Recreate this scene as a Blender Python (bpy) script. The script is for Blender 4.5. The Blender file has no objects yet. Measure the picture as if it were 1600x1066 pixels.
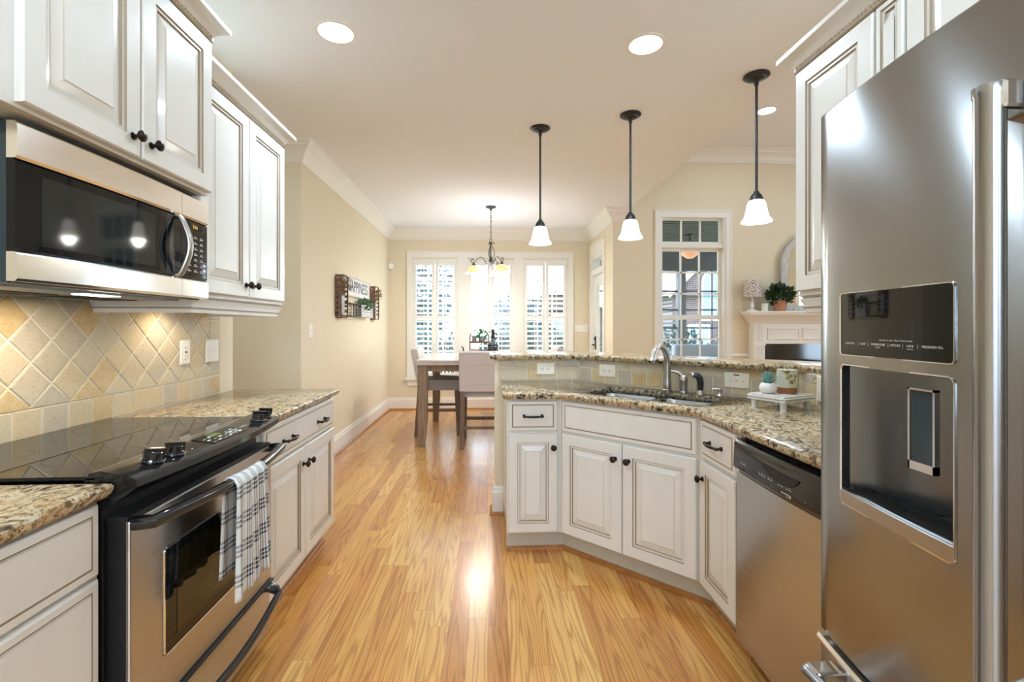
import bpy, bmesh, math, random
from math import sin, cos, pi, radians, sqrt, floor
from mathutils import Vector, Matrix
from mathutils.geometry import tessellate_polygon

SC = bpy.context.scene
COL = SC.collection
random.seed(7)

# ---------------------------------------------------------------- camera, world, exposure
cam_d = bpy.data.cameras.new('camera')
cam = bpy.data.objects.new('camera', cam_d); COL.objects.link(cam)
cam_d.sensor_fit = 'HORIZONTAL'; cam_d.sensor_width = 36.0
cam_d.lens = 741.0 / 1600.0 * 36.0
cam_d.shift_y = -22.0 / 1600.0
cam_d.clip_start = 0.05; cam_d.clip_end = 200
cam.location = (0, 0, 1.27)
cam.rotation_euler = (pi / 2, 0, -math.atan(37.5 / 741.0))
SC.camera = cam

W = bpy.data.worlds.new('overcast_sky'); SC.world = W; W.use_nodes = True
bgn = W.node_tree.nodes['Background']
bgn.inputs['Color'].default_value = (0.63, 0.81, 1.0, 1)
bgn.inputs['Strength'].default_value = 11.0

SC.view_settings.view_transform = 'Standard'
SC.view_settings.look = 'None'
SC.view_settings.exposure = 0.3
SC.view_settings.gamma = 1.0
SC.view_settings.use_curve_mapping = False
SC.cycles.use_denoising = True
SC.cycles.max_bounces = 10
SC.cycles.diffuse_bounces = 6
SC.cycles.glossy_bounces = 5
SC.cycles.transparent_max_bounces = 12
SC.cycles.caustics_reflective = False
SC.cycles.caustics_refractive = False
SC.cycles.sample_clamp_indirect = 6.0

sun_d = bpy.data.lights.new('sun', 'SUN'); sun_d.energy = 18.0; sun_d.angle = radians(6); sun_d.color = (1.0, 0.95, 0.88)
sun = bpy.data.objects.new('sun', sun_d); COL.objects.link(sun); sun.rotation_euler = (radians(-28), 0, radians(14))

CAN_W = 14.0
PEND_W = 6.0
CHAND_W = 19.0

# ---------------------------------------------------------------- node helpers
class G:
    def __init__(s, name):
        s.mat = bpy.data.materials.new(name); s.mat.use_nodes = True
        s.t = s.mat.node_tree
        s.b = s.t.nodes['Principled BSDF']
    def n(s, typ, props=None, **inp):
        nd = s.t.nodes.new('ShaderNode' + typ)
        for k, v in (props or {}).items(): setattr(nd, k, v)
        for k, v in inp.items():
            s.set(nd, k.replace('_', ' '), v)
        return nd
    def set(s, nd, k, v):
        sock = nd.inputs[int(k[1:])] if (k[0] == 'i' and k[1:].isdigit()) else nd.inputs[k]
        if hasattr(v, 'is_output'): s.t.links.new(v, sock)
        elif hasattr(v, 'outputs'): s.t.links.new(v.outputs[0], sock)
        else: sock.default_value = v
    def m(s, op, a, b=0.0, c=None):
        nd = s.t.nodes.new('ShaderNodeMath'); nd.operation = op
        s.set(nd, 'i0', a); s.set(nd, 'i1', b)
        if c is not None: s.set(nd, 'i2', c)
        return nd.outputs[0]
    def ramp(s, fac, stops, interp='LINEAR'):
        nd = s.t.nodes.new('ShaderNodeValToRGB'); cr = nd.color_ramp; cr.interpolation = interp
        while len(cr.elements) < len(stops): cr.elements.new(0.5)
        for e, (p, c) in zip(cr.elements, stops):
            e.position = p; e.color = (*c, 1) if len(c) == 3 else c
        s.set(nd, 'Fac', fac); return nd.outputs[0]
    def mix(s, fac, a, b, blend='MIX'):
        nd = s.t.nodes.new('ShaderNodeMix'); nd.data_type = 'RGBA'; nd.blend_type = blend
        for sock, v in ((nd.inputs[0], fac), (nd.inputs[6], a), (nd.inputs[7], b)):
            if hasattr(v, 'is_output'): s.t.links.new(v, sock)
            else: sock.default_value = (*v, 1) if isinstance(v, tuple) and len(v) == 3 else v
        return nd.outputs[2]
    def obj(s): return s.n('TexCoord').outputs['Object']
    def mapped(s, vec, scale=(1, 1, 1), rot=(0, 0, 0), loc=(0, 0, 0)):
        return s.n('Mapping', Vector=vec, Scale=scale, Rotation=rot, Location=loc).outputs[0]
    def bump(s, h, strength=0.2, dist=0.002):
        nd = s.n('Bump', Strength=strength, Distance=dist, Height=h)
        s.t.links.new(nd.outputs[0], s.b.inputs['Normal'])

def srgb(r, g, b):
    return tuple(((c / 255.0) / 12.92 if c / 255.0 <= 0.04045 else ((c / 255.0 + 0.055) / 1.055) ** 2.4) for c in (r, g, b))

def mat(name, col, rough=0.5, metal=0.0, spec=0.5, coat=0.0, emit=None, es=0.0, noise=0.0, nscale=30, bump=0.0):
    g = G(name); b = g.b
    b.inputs['Base Color'].default_value = (*col, 1)
    b.inputs['Roughness'].default_value = rough
    b.inputs['Metallic'].default_value = metal
    b.inputs['Specular IOR Level'].default_value = spec
    b.inputs['Coat Weight'].default_value = coat
    b.inputs['Coat Roughness'].default_value = 0.08
    if emit:
        b.inputs['Emission Color'].default_value = (*emit, 1); b.inputs['Emission Strength'].default_value = es
    if noise or bump:
        nz = g.n('TexNoise', Vector=g.obj(), Scale=nscale, Detail=4.0)
        if noise:
            d = tuple(c * (1 - noise) for c in col)
            l = tuple(min(1, c * (1 + noise * .6)) for c in col)
            g.set(b, 'Base Color', g.ramp(nz.outputs[0], [(0.3, d), (0.7, l)]))
        if bump: g.bump(nz.outputs[0], bump, 0.003)
    return g.mat

# ---------------------------------------------------------------- materials
M = {}
M['wall'] = mat('wall_paint_beige', srgb(228, 217, 193), 0.85, noise=0.015, nscale=6)
M['ceiling'] = mat('ceiling_paint', srgb(240, 243, 248), 0.9)
M['trim'] = mat('trim_paint_white', srgb(238, 236, 230), 0.4)
M['cream'] = mat('cabinet_paint_cream', srgb(228, 226, 221), 0.32, coat=0.15, noise=0.02, nscale=9)
M['glaze'] = mat('cabinet_glaze_brown', srgb(150, 132, 108), 0.5)
M['glaze2'] = mat('cabinet_glaze_light', srgb(196, 186, 168), 0.45)
M['bronze'] = mat('oil_rubbed_bronze', srgb(52, 42, 38), 0.32, 0.7, noise=0.3, nscale=60)
M['iron'] = mat('dark_pewter_metal', srgb(58, 60, 62), 0.4, 0.6, noise=0.15, nscale=50)
M['black'] = mat('black_gloss_plastic', (0.008, 0.009, 0.011), 0.14, coat=0.3)
M['blackmatte'] = mat('black_satin_plastic', (0.012, 0.013, 0.015), 0.38)
M['blackglass'] = mat('black_ceramic_glass', (0.006, 0.007, 0.008), 0.03, spec=0.42)
M['mwglass'] = mat('microwave_black_glass', (0.004, 0.005, 0.007), 0.04, spec=0.35)
M['darkwindow'] = mat('oven_window_glass', (0.016, 0.013, 0.006), 0.04, coat=0.15, spec=0.5)
M['mwwindow'] = mat('microwave_window_mesh', (0.016, 0.020, 0.021), 0.06, spec=0.45)
M['mwside'] = mat('dark_blue_black_enamel', (0.004, 0.028, 0.048), 0.12, coat=0.5)
M['chrome'] = mat('polished_chrome', (0.75, 0.76, 0.78), 0.1, 1.0)
M['nickel'] = mat('brushed_nickel', (0.46, 0.44, 0.42), 0.33, 1.0)
M['white'] = mat('white_plastic', srgb(240, 238, 232), 0.35)
M['almond'] = mat('almond_plastic', srgb(236, 230, 216), 0.35)
M['slot'] = mat('slot_black', (0.01, 0.01, 0.01), 0.6)
M['grout'] = mat('grout_cream', srgb(222, 216, 202), 0.9)
M['shoe'] = mat('stained_oak_shoe', srgb(176, 118, 62), 0.35, noise=0.25, nscale=25)
M['toe'] = mat('toe_kick_grey', srgb(196, 192, 180), 0.5)
M['legend'] = mat('printed_legend_white', (0.7, 0.72, 0.74), 0.5)
M['legendred'] = mat('printed_legend_red', (0.5, 0.02, 0.02), 0.5)
M['lcd'] = mat('display_green', (0.02, 0.04, 0.02), 0.2, emit=(0.35, 0.6, 0.1), es=0.25)
M['amberlcd'] = mat('display_amber', (0.05, 0.03, 0.01), 0.2, emit=(1.0, 0.6, 0.15), es=0.9)
M['canlens'] = mat('frosted_lamp_lens', (0.9, 0.9, 0.9), 0.5, emit=(1.0, 0.96, 0.9), es=9.0)
M['pglass'] = mat('pendant_white_glass', (0.9, 0.88, 0.82), 0.3, emit=(1.0, 0.90, 0.74), es=1.5)
M['aglass'] = mat('amber_alabaster_glass', srgb(240, 200, 150), 0.35, emit=(1.0, 0.60, 0.28), es=0.62, noise=0.1, nscale=12)
M['copper'] = mat('copper_bowl_glass', srgb(200, 140, 110), 0.35, emit=(1.0, 0.45, 0.25), es=0.1)
M['fabric'] = mat('oatmeal_linen', srgb(208, 200, 198), 0.95, noise=0.08, nscale=160, bump=0.25)
M['seatfab'] = mat('grey_seat_vinyl', srgb(160, 158, 160), 0.55, noise=0.05, nscale=80)
M['navy'] = mat('navy_cloth', srgb(50, 58, 82), 0.9)
M['ceramic'] = mat('white_ceramic', srgb(242, 241, 238), 0.25)
M['succ'] = mat('succulent_green', srgb(120, 168, 165), 0.5, noise=0.15, nscale=40)
M['leaf'] = mat('dark_green_leaf', srgb(46, 74, 40), 0.45, noise=0.35, nscale=40)
M['leaf2'] = mat('sage_green_leaf', srgb(96, 128, 92), 0.55, noise=0.3, nscale=40)
M['fern'] = mat('fresh_green_leaf', srgb(70, 140, 80), 0.5, noise=0.3, nscale=60)
M['dry'] = mat('dried_flower_tan', srgb(146, 126, 100), 0.9, noise=0.35, nscale=80)
M['terracotta'] = mat('terracotta', srgb(190, 140, 108), 0.8, noise=0.1)
M['cork'] = mat('cork', srgb(176, 122, 84), 0.9, noise=0.4, nscale=260, bump=0.3)
M['wax'] = mat('candle_wax', srgb(232, 230, 215), 0.5)
M['greywash'] = mat('grey_washed_wood', srgb(206, 202, 196), 0.7, noise=0.18, nscale=30)
M['galv'] = mat('galvanised_metal', srgb(150, 154, 160), 0.45, 0.7, noise=0.15, nscale=20)
M['basket'] = mat('brown_basket_slats', srgb(122, 88, 62), 0.7, noise=0.35, nscale=30)
M['signwhite'] = mat('whitewashed_board', srgb(228, 230, 232), 0.7, noise=0.12, nscale=14)
M['signink'] = mat('weathered_grey_ink', srgb(96, 104, 112), 0.8)
M['firebox'] = mat('black_polished_stone', (0.012, 0.013, 0.015), 0.08, coat=0.4)
M['mirror'] = mat('mirror_glass', (0.9, 0.9, 0.9), 0.01, 1.0)
M['porchdark'] = mat('porch_dark_boards', srgb(56, 54, 51), 0.8, noise=0.2, nscale=8)
M['screen'] = mat('porch_dark_post', srgb(64, 63, 62), 0.6)
M['patio'] = mat('pale_bounce_ground', srgb(214, 212, 208), 0.9, noise=0.08, nscale=6)  # pale surface of the ground slabs added to bounce daylight indoors
M['cushion'] = mat('patio_grey_cushion', srgb(128, 130, 136), 0.9)
M['lawn'] = mat('lawn_green', srgb(110, 128, 86), 1.0, noise=0.4, nscale=8)
M['shrub'] = mat('shrub_leaf', srgb(66, 80, 76), 0.7, noise=0.4, nscale=6)
M['treeleaf'] = mat('tree_leaf', srgb(76, 90, 96), 0.7, noise=0.4, nscale=4)
M['bark'] = mat('tree_bark', srgb(108, 96, 86), 0.95, noise=0.3)
M['roof'] = mat('roof_shingles', srgb(74, 72, 74), 0.9, noise=0.25, nscale=12)
M['siding'] = mat('white_house_trim', srgb(176, 178, 182), 0.6)
M['porchfloor'] = mat('porch_floor_boards', srgb(110, 110, 112), 0.8)
M['winblue'] = mat('house_window_glass', srgb(90, 110, 126), 0.1)
M['handle'] = mat('satin_steel_handle', (0.36, 0.36, 0.37), 0.22, 1.0)
M['recess'] = mat('dispenser_recess_metal', (0.20, 0.215, 0.235), 0.25, 0.9)
M['burner'] = mat('burner_mark_grey', (0.03, 0.03, 0.03), 0.3)
M['hallwood'] = mat('dark_drain', (0.02, 0.02, 0.02), 0.3)

def thin_glass(name, tint=(0.97, 0.99, 1.0), extra=0.0):
    g = G(name); t = g.t
    tr = g.n('BsdfTransparent', Color=(*tint, 1)); gl = g.n('BsdfGlossy', Roughness=0.02)
    fr = g.n('Fresnel', IOR=1.45)
    mx = t.nodes.new('ShaderNodeMixShader')
    bk = g.n('NewGeometry').outputs['Backfacing']
    g.set(mx, 'i0', g.m('MULTIPLY', g.m('ADD', fr.outputs[0], extra), g.m('SUBTRACT', 1.0, bk))); g.set(mx, 'i1', tr.outputs[0]); g.set(mx, 'i2', gl.outputs[0])
    t.links.new(mx.outputs[0], t.nodes['Material Output'].inputs[0]); return g.mat
M['glass'] = thin_glass('window_glass')
M['tumbler'] = thin_glass('clear_tumbler_glass', (0.97, 0.985, 0.98), 0.0)
M['darkglass'] = thin_glass('smoked_bottle_glass', (0.45, 0.5, 0.55), 0.05)

def steel(name, col=(0.50, 0.50, 0.50), rough=0.27, aniso=0.65, stretch=(3, 3, 900)):
    g = G(name); b = g.b
    b.inputs['Metallic'].default_value = 1.0
    b.inputs['Base Color'].default_value = (*col, 1)
    nz = g.n('TexNoise', Vector=g.mapped(g.obj(), stretch), Scale=1.0, Detail=3.0)
    g.set(b, 'Roughness', g.m('MULTIPLY_ADD', nz.outputs[0], 0.02, rough - 0.01))
    g.set(b, 'Base Color', g.ramp(nz.outputs[0], [(0.3, tuple(c * .993 for c in col)), (0.7, tuple(c * 1.007 for c in col))]))
    b.inputs['Anisotropic'].default_value = aniso
    tg = g.t.nodes.new('ShaderNodeTangent'); tg.direction_type = 'RADIAL'; tg.axis = 'Z'
    g.t.links.new(tg.outputs[0], b.inputs['Tangent']); b.inputs['Anisotropic Rotation'].default_value = 0.25
    return g.mat
M['steel'] = steel('brushed_stainless')
M['fridgesteel'] = steel('brushed_stainless_fridge', (0.34, 0.34, 0.335), 0.23, 0.85)
M['mwsteel'] = steel('brushed_stainless_polished', (0.92, 0.89, 0.84), 0.2, 0.15)
M['sinksteel'] = steel('stainless_sink', (0.5, 0.52, 0.55), 0.24, 0.3, (40, 40, 40))

def oak_floor():
    g = G('oak_strip_floor'); b = g.b
    sp = g.n('SeparateXYZ', Vector=g.obj()); X, Y = sp.outputs[0], sp.outputs[1]
    PW, PL = 0.083, 1.15
    xs = g.m('DIVIDE', X, PW); row = g.m('FLOOR', xs)
    rr = g.n('TexWhiteNoise', {'noise_dimensions': '1D'}, W=row).outputs[0]
    ys = g.m('ADD', g.m('DIVIDE', Y, PL), g.m('MULTIPLY', rr, 7.3)); idx = g.m('FLOOR', ys)
    cv = g.n('CombineXYZ', X=row, Y=idx, Z=0.0)
    wn = g.n('TexWhiteNoise', {'noise_dimensions': '2D'}, Vector=cv.outputs[0])
    rnd = wn.outputs[0]
    fx = g.m('FRACT', xs); fy = g.m('FRACT', ys)
    ex = g.m('MULTIPLY', g.m('MINIMUM', fx, g.m('SUBTRACT', 1.0, fx)), PW)
    ey = g.m('MULTIPLY', g.m('MINIMUM', fy, g.m('SUBTRACT', 1.0, fy)), PL)
    gap = g.m('LESS_THAN', g.m('MINIMUM', ex, ey), 0.0007)
    gv = g.n('CombineXYZ', X=g.m('ADD', g.m('MULTIPLY', X, 11.0), g.m('MULTIPLY', rnd, 83.0)),
             Y=g.m('ADD', g.m('MULTIPLY', Y, 0.6), g.m('MULTIPLY', rnd, 31.0)), Z=g.m('MULTIPLY', rnd, 57.0))
    nz = g.n('TexNoise', Vector=gv.outputs[0], Scale=1.0, Detail=2.0, Roughness=0.45).outputs[0]
    rings = g.m('SINE', g.m('MULTIPLY', nz, 95.0))
    rings = g.m('MULTIPLY_ADD', rings, 0.5, 0.5)
    rings = g.m('POWER', rings, 2.5)
    pv = g.n('CombineXYZ', X=g.m('MULTIPLY', X, 420.0), Y=g.m('MULTIPLY', Y, 7.0), Z=rnd)
    pores = g.n('TexNoise', Vector=pv.outputs[0], Scale=1.0, Detail=2.0).outputs[0]
    base = g.ramp(rnd, [(0.0, srgb(196, 130, 62)), (0.3, srgb(214, 152, 78)), (0.55, srgb(224, 167, 90)), (0.8, srgb(232, 183, 108)), (1.0, srgb(204, 138, 68))])
    dark = g.mix(1.0, base, (0.60, 0.45, 0.30), 'MULTIPLY')
    c = g.mix(g.m('MULTIPLY', rings, 0.75), base, dark)
    pm = g.m('MULTIPLY', g.m('GREATER_THAN', pores, 0.58), 0.22)
    c = g.mix(pm, c, dark)
    c = g.mix(g.m('MULTIPLY', gap, 0.75), c, srgb(96, 58, 28))
    g.set(b, 'Base Color', c)
    b.inputs['Roughness'].default_value = 0.30
    b.inputs['Coat Weight'].default_value = 0.55
    b.inputs['Coat Roughness'].default_value = 0.19
    wv = g.n('TexNoise', Vector=g.mapped(g.obj(), (14, 2.5, 1)), Scale=1.0, Detail=1.0).outputs[0]
    h = g.m('SUBTRACT', g.m('MULTIPLY', wv, 0.6), g.m('MULTIPLY', gap, 1.0))
    g.bump(h, 0.12, 0.0015)
    return g.mat
M['floor'] = oak_floor()

def granite(name, dark=0.40):
    g = G(name); b = g.b
    o = g.mapped(g.obj(), (1.0, 1.0, 1.0), (0, 0, 0.5))
    wob = g.n('TexNoise', Vector=o, Scale=14.0, Detail=3.0)
    vec = g.n('VectorMath', {'operation': 'MULTIPLY_ADD'}, i0=wob.outputs[1], i1=(0.06, 0.06, 0.06), i2=o).outputs[0]
    n1 = g.n('TexNoise', Vector=g.mapped(vec, (62, 38, 50)), Scale=1.0, Detail=5.0, Roughness=0.62).outputs[0]
    n2 = g.n('TexNoise', Vector=vec, Scale=11.0, Detail=4.0, Roughness=0.6).outputs[0]
    n3 = g.n('TexNoise', Vector=g.mapped(vec, (120, 90, 100)), Scale=1.0, Detail=3.0).outputs[0]
    f = g.m('ADD', g.m('MULTIPLY', n1, 0.78), g.m('MULTIPLY', n2, 0.22))
    c = g.ramp(f, [(dark - .02, srgb(34, 36, 42)), (dark + .03, srgb(98, 86, 72)), (dark + .065, srgb(168, 148, 116)),
                   (dark + .105, srgb(188, 174, 144)), (dark + .19, srgb(216, 206, 184)), (dark + .25, srgb(150, 124, 90))])
    gold = g.ramp(n2, [(0.42, (0, 0, 0)), (0.66, (1, 1, 1))])
    c = g.mix(g.m('MULTIPLY', gold, 0.42), c, srgb(186, 142, 84))
    spk = g.m('LESS_THAN', n3, 0.39)
    c = g.mix(g.m('MULTIPLY', spk, 0.8), c, srgb(58, 54, 52))
    g.set(b, 'Base Color', c)
    b.inputs['Roughness'].default_value = 0.14
    b.inputs['Specular IOR Level'].default_value = 0.32
    return g.mat
M['granite'] = granite('gold_speckled_granite')

def tilemat():
    g = G('tumbled_travertine'); b = g.b
    at = g.n('Attribute', {'attribute_name': 'tone'}).outputs['Fac']
    nz = g.n('TexNoise', Vector=g.obj(), Scale=22.0, Detail=6.0, Roughness=0.65).outputs[0]
    n2 = g.n('TexNoise', Vector=g.obj(), Scale=130.0, Detail=2.0).outputs[0]
    v = g.m('ADD', at, g.m('MULTIPLY', g.m('SUBTRACT', nz, 0.5), 0.9))
    c = g.ramp(v, [(0.0, srgb(184, 174, 156)), (0.45, srgb(200, 188, 164)), (0.8, srgb(206, 186, 146)), (1.0, srgb(198, 170, 122))])
    c = g.mix(g.m('MULTIPLY', g.m('LESS_THAN', n2, 0.36), 0.35), c, srgb(120, 98, 70))
    g.set(b, 'Base Color', c)
    b.inputs['Roughness'].default_value = 0.5
    g.bump(nz, 0.25, 0.003)
    return g.mat
M['tile'] = tilemat()

def woodmat(name, c0, c1, sc=(4, 60, 60), rough=0.55):
    g = G(name)
    nz = g.n('TexNoise', Vector=g.mapped(g.obj(), sc), Scale=1.0, Detail=4.0, Roughness=0.6).outputs[0]
    g.set(g.b, 'Base Color', g.ramp(nz, [(0.3, c0), (0.7, c1)]))
    g.b.inputs['Roughness'].default_value = rough
    g.bump(nz, 0.15, 0.002)
    return g.mat
M['tablewood'] = woodmat('grey_brown_oak', srgb(112, 90, 70), srgb(158, 134, 110), (60, 60, 5))
M['tabletop'] = woodmat('grey_washed_oak_top', srgb(172, 156, 146), srgb(206, 194, 186), (5, 60, 60), 0.28)
M['darkwood'] = woodmat('dark_stained_leg', srgb(86, 68, 54), srgb(126, 102, 82), (50, 50, 5))
M['palewash'] = woodmat('pale_washed_frame', srgb(176, 178, 178), srgb(214, 214, 212), (30, 30, 8))

def brickmat():
    g = G('house_brick')
    bt = g.n('TexBrick', Vector=g.mapped(g.obj(), (1, 1, 1), (pi / 2, 0, 0)), Color1=(*srgb(80, 55, 52), 1), Color2=(*srgb(62, 42, 42), 1), Mortar=(*srgb(104, 98, 97), 1), Scale=1.0)
    bt.inputs['Brick Width'].default_value = 0.24; bt.inputs['Row Height'].default_value = 0.085; bt.inputs['Mortar Size'].default_value = 0.008
    g.set(g.b, 'Base Color', bt.outputs[0]); g.b.inputs['Roughness'].default_value = 0.9
    return g.mat
M['brick'] = brickmat()

def plaid():
    g = G('navy_check_towel'); uv = g.n('TexCoord').outputs['UV']
    sp = g.n('SeparateXYZ', Vector=uv)
    def lines(s, per, offs, w):
        f = g.m('FRACT', g.m('DIVIDE', s, per)); tot = None
        for o in offs:
            k = g.m('LESS_THAN', g.m('ABSOLUTE', g.m('SUBTRACT', f, o)), w)
            tot = k if tot is None else g.m('MAXIMUM', tot, k)
        return tot
    a = lines(sp.outputs[0], 0.085, (0.3, 0.46, 0.62), 0.05); b_ = lines(sp.outputs[1], 0.085, (0.3, 0.46, 0.62), 0.05)
    m = g.m('MULTIPLY', g.m('ADD', a, b_), 0.52)
    wv = g.n('TexNoise', Vector=uv, Scale=700.0).outputs[0]
    c = g.mix(m, srgb(226, 226, 224), srgb(42, 50, 72))
    g.set(g.b, 'Base Color', c); g.b.inputs['Roughness'].default_value = 0.95
    g.bump(wv, 0.3, 0.001)
    return g.mat
M['plaid'] = plaid()

def shadefab():
    g = G('patterned_lamp_shade')
    vo = g.n('TexVoronoi', {'feature': 'DISTANCE_TO_EDGE'}, Vector=g.obj(), Scale=38.0).outputs[0]
    g.set(g.b, 'Base Color', g.ramp(vo, [(0.05, srgb(236, 230, 224)), (0.16, srgb(152, 140, 138))])); g.b.inputs['Roughness'].default_value = 0.9
    return g.mat
M['shadefab'] = shadefab()

def waxglass():
    g = G('pressed_herb_candle')
    n1 = g.n('TexNoise', Vector=g.obj(), Scale=45.0, Detail=4.0).outputs[0]
    g.set(g.b, 'Base Color', g.ramp(n1, [(0.36, srgb(120, 112, 60)), (0.42, srgb(196, 190, 140)), (0.48, srgb(230, 229, 220))])); g.b.inputs['Roughness'].default_value = 0.3
    return g.mat
M['herb'] = waxglass()

# ---------------------------------------------------------------- mesh helpers
class MB:
    def __init__(s): s.v = []; s.f = []; s.mi = []; s.uv = {}; s.tone = {}
    def add(s, vs, fs, mi=0, T=None):
        k = len(s.v)
        s.v += [tuple(T @ Vector(p)) if T is not None else tuple(p) for p in vs]
        for i, f in enumerate(fs):
            s.f.append(tuple(k + j for j in f)); s.mi.append(mi[i] if isinstance(mi, (list, tuple)) else mi)
        return s
    def box(s, x0, x1, y0, y1, z0, z1, mi=0, T=None):
        return s.add([(x0, y0, z0), (x1, y0, z0), (x1, y1, z0), (x0, y1, z0), (x0, y0, z1), (x1, y0, z1), (x1, y1, z1), (x0, y1, z1)],
                     [(3, 2, 1, 0), (4, 5, 6, 7), (0, 1, 5, 4), (1, 2, 6, 5), (2, 3, 7, 6), (3, 0, 4, 7)], mi, T)
    def taper(s, c0, s0, c1, s1, mi=0, T=None):
        (a, b, z0), (c, d, z1) = c0, c1; (p, q), (r, t) = s0, s1
        return s.add([(a - p, b - q, z0), (a + p, b - q, z0), (a + p, b + q, z0), (a - p, b + q, z0), (c - r, d - t, z1), (c + r, d - t, z1), (c + r, d + t, z1), (c - r, d + t, z1)],
                     [(3, 2, 1, 0), (4, 5, 6, 7), (0, 1, 5, 4), (1, 2, 6, 5), (2, 3, 7, 6), (3, 0, 4, 7)], mi, T)
    def prism(s, poly, z0, z1, mi=0, T=None):
        n = len(poly)
        vs = [(x, y, z0) for x, y in poly] + [(x, y, z1) for x, y in poly]
        fs = [tuple(range(n - 1, -1, -1)), tuple(range(n, 2 * n))] + [(i, (i + 1) % n, n + (i + 1) % n, n + i) for i in range(n)]
        return s.add(vs, fs, mi, T)
    def lathe(s, prof, n=24, T=None, mi=0, cap=False):
        vs = []; fs = []
        for r, z in prof:
            vs += [(r * cos(2 * pi * i / n), r * sin(2 * pi * i / n), z) for i in range(n)]
        for k in range(len(prof) - 1):
            fs += [(k * n + i, k * n + (i + 1) % n, (k + 1) * n + (i + 1) % n, (k + 1) * n + i) for i in range(n)]
        if cap: fs += [tuple(range(n - 1, -1, -1)), tuple((len(prof) - 1) * n + i for i in range(n))]
        return s.add(vs, fs, mi, T)
    def tube(s, pts, r, n=8, closed=False, mi=0, T=None, flat=1.0):
        P = [Vector(p) for p in pts]; m = len(P); R = r if isinstance(r, (list, tuple)) else [r] * m
        vs = []; fs = []; up = None
        for i in range(m):
            if closed: t = P[(i + 1) % m] - P[i - 1]
            else: t = P[min(i + 1, m - 1)] - P[max(i - 1, 0)]
            t = t.normalized() if t.length else Vector((0, 0, 1))
            if up is None: up = Vector((0, 0, 1)) if abs(t.z) < 0.9 else Vector((1, 0, 0))
            a = (up - t * up.dot(t)); a = a.normalized() if a.length > 1e-6 else t.orthogonal().normalized()
            b = t.cross(a); up = a
            vs += [P[i] + a * (R[i] * cos(2 * pi * k / n)) + b * (R[i] * flat * sin(2 * pi * k / n)) for k in range(n)]
        for i in range(m if closed else m - 1):
            j = (i + 1) % m
            fs += [(i * n + k, i * n + (k + 1) % n, j * n + (k + 1) % n, j * n + k) for k in range(n)]
        if not closed: fs += [tuple(range(n - 1, -1, -1)), tuple((m - 1) * n + k for k in range(n))]
        return s.add(vs, fs, mi, T)
    def sweep(s, path, prof, closed=False, side=1, mi=0, T=None):
        """profile (offset, z) carried along an XY path with mitred corners"""
        P = [Vector((p[0], p[1])) for p in path]; m = len(P); n = len(prof); vs = []; fs = []
        for i in range(m):
            ds = []
            if closed or i > 0: ds.append((P[i] - P[i - 1]).normalized())
            if closed or i < m - 1: ds.append((P[(i + 1) % m] - P[i]).normalized())
            ns = [Vector((d.y, -d.x)) * side for d in ds]
            if len(ns) == 2:
                b = ns[0] + ns[1]; b = b / max(0.2, (1 + ns[0].dot(ns[1])))
            else: b = ns[0]
            vs += [(P[i].x + b.x * o, P[i].y + b.y * o, z) for o, z in prof]
        for i in range(m if closed else m - 1):
            j = (i + 1) % m
            fs += [(i * n + k, j * n + k, j * n + (k + 1) % n, i * n + (k + 1) % n) for k in range(n)]
        if not closed: fs += [tuple(range(n)), tuple((m - 1) * n + k for k in range(n - 1, -1, -1))]
        return s.add(vs, fs, mi, T)
    def rings(s, w, h, loops, mats, T=None):
        """nested rectangles (inset, y) on the XZ plane, front towards -Y; the first loop is the back"""
        vs = []; fs = []; mi = []
        for ins, y in loops:
            vs += [(ins, y, ins), (w - ins, y, ins), (w - ins, y, h - ins), (ins, y, h - ins)]
        for k in range(len(loops) - 1):
            for i in range(4):
                fs.append((k * 4 + i, k * 4 + (i + 1) % 4, k * 4 + 4 + (i + 1) % 4, k * 4 + 4 + i)); mi.append(mats[k])
        e = (len(loops) - 1) * 4
        fs.append((e, e + 1, e + 2, e + 3)); mi.append(0)
        fs.append((3, 2, 1, 0)); mi.append(0)
        return s.add(vs, fs, mi, T)
    def leaves(s, c, rad, n, size, seed=1, mi=0, up=0.0, T=None):
        R = random.Random(seed); rx, ry, rz = rad
        for _ in range(n):
            while True:
                p = Vector((R.uniform(-1, 1), R.uniform(-1, 1), R.uniform(-1, 1)))
                if 0.15 < p.length < 1: break
            d = Vector((p.x, p.y, p.z + up)).normalized() + Vector((R.uniform(-.6, .6), R.uniform(-.6, .6), R.uniform(-.6, .6)))
            d.normalize(); sd = d.orthogonal().normalized()
            sd = (Matrix.Rotation(R.uniform(0, 6.28), 3, d) @ sd)
            o = Vector((c[0] + p.x * rx, c[1] + p.y * ry, c[2] + p.z * rz)); L = size * R.uniform(.6, 1.2); w = L * .28
            nn = d.cross(sd) * L * .12
            s.add([o, o + d * L * .5 + sd * w + nn, o + d * L, o + d * L * .5 - sd * w + nn], [(0, 1, 2), (0, 2, 3)], mi, T)
        return s
    def build(s, name, mats, parent=None, bevel=0.0, smooth=False, seg=2, sub=0, loc=None, recalc=True):
        me = bpy.data.meshes.new(name)
        me.from_pydata([tuple(v) for v in s.v], [], s.f)
        ml = mats if isinstance(mats, (list, tuple)) else [mats]
        for m_ in ml: me.materials.append(M[m_] if isinstance(m_, str) else m_)
        for p, i in zip(me.polygons, s.mi): p.material_index = i
        if s.uv:
            ul = me.uv_layers.new(name='UVMap')
            for li, l in enumerate(me.loops): ul.data[li].uv = s.uv.get(l.vertex_index, (0, 0))
        if s.tone:
            at = me.attributes.new('tone', 'FLOAT', 'POINT')
            for i in range(len(s.v)): at.data[i].value = s.tone.get(i, 0.5)
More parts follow.
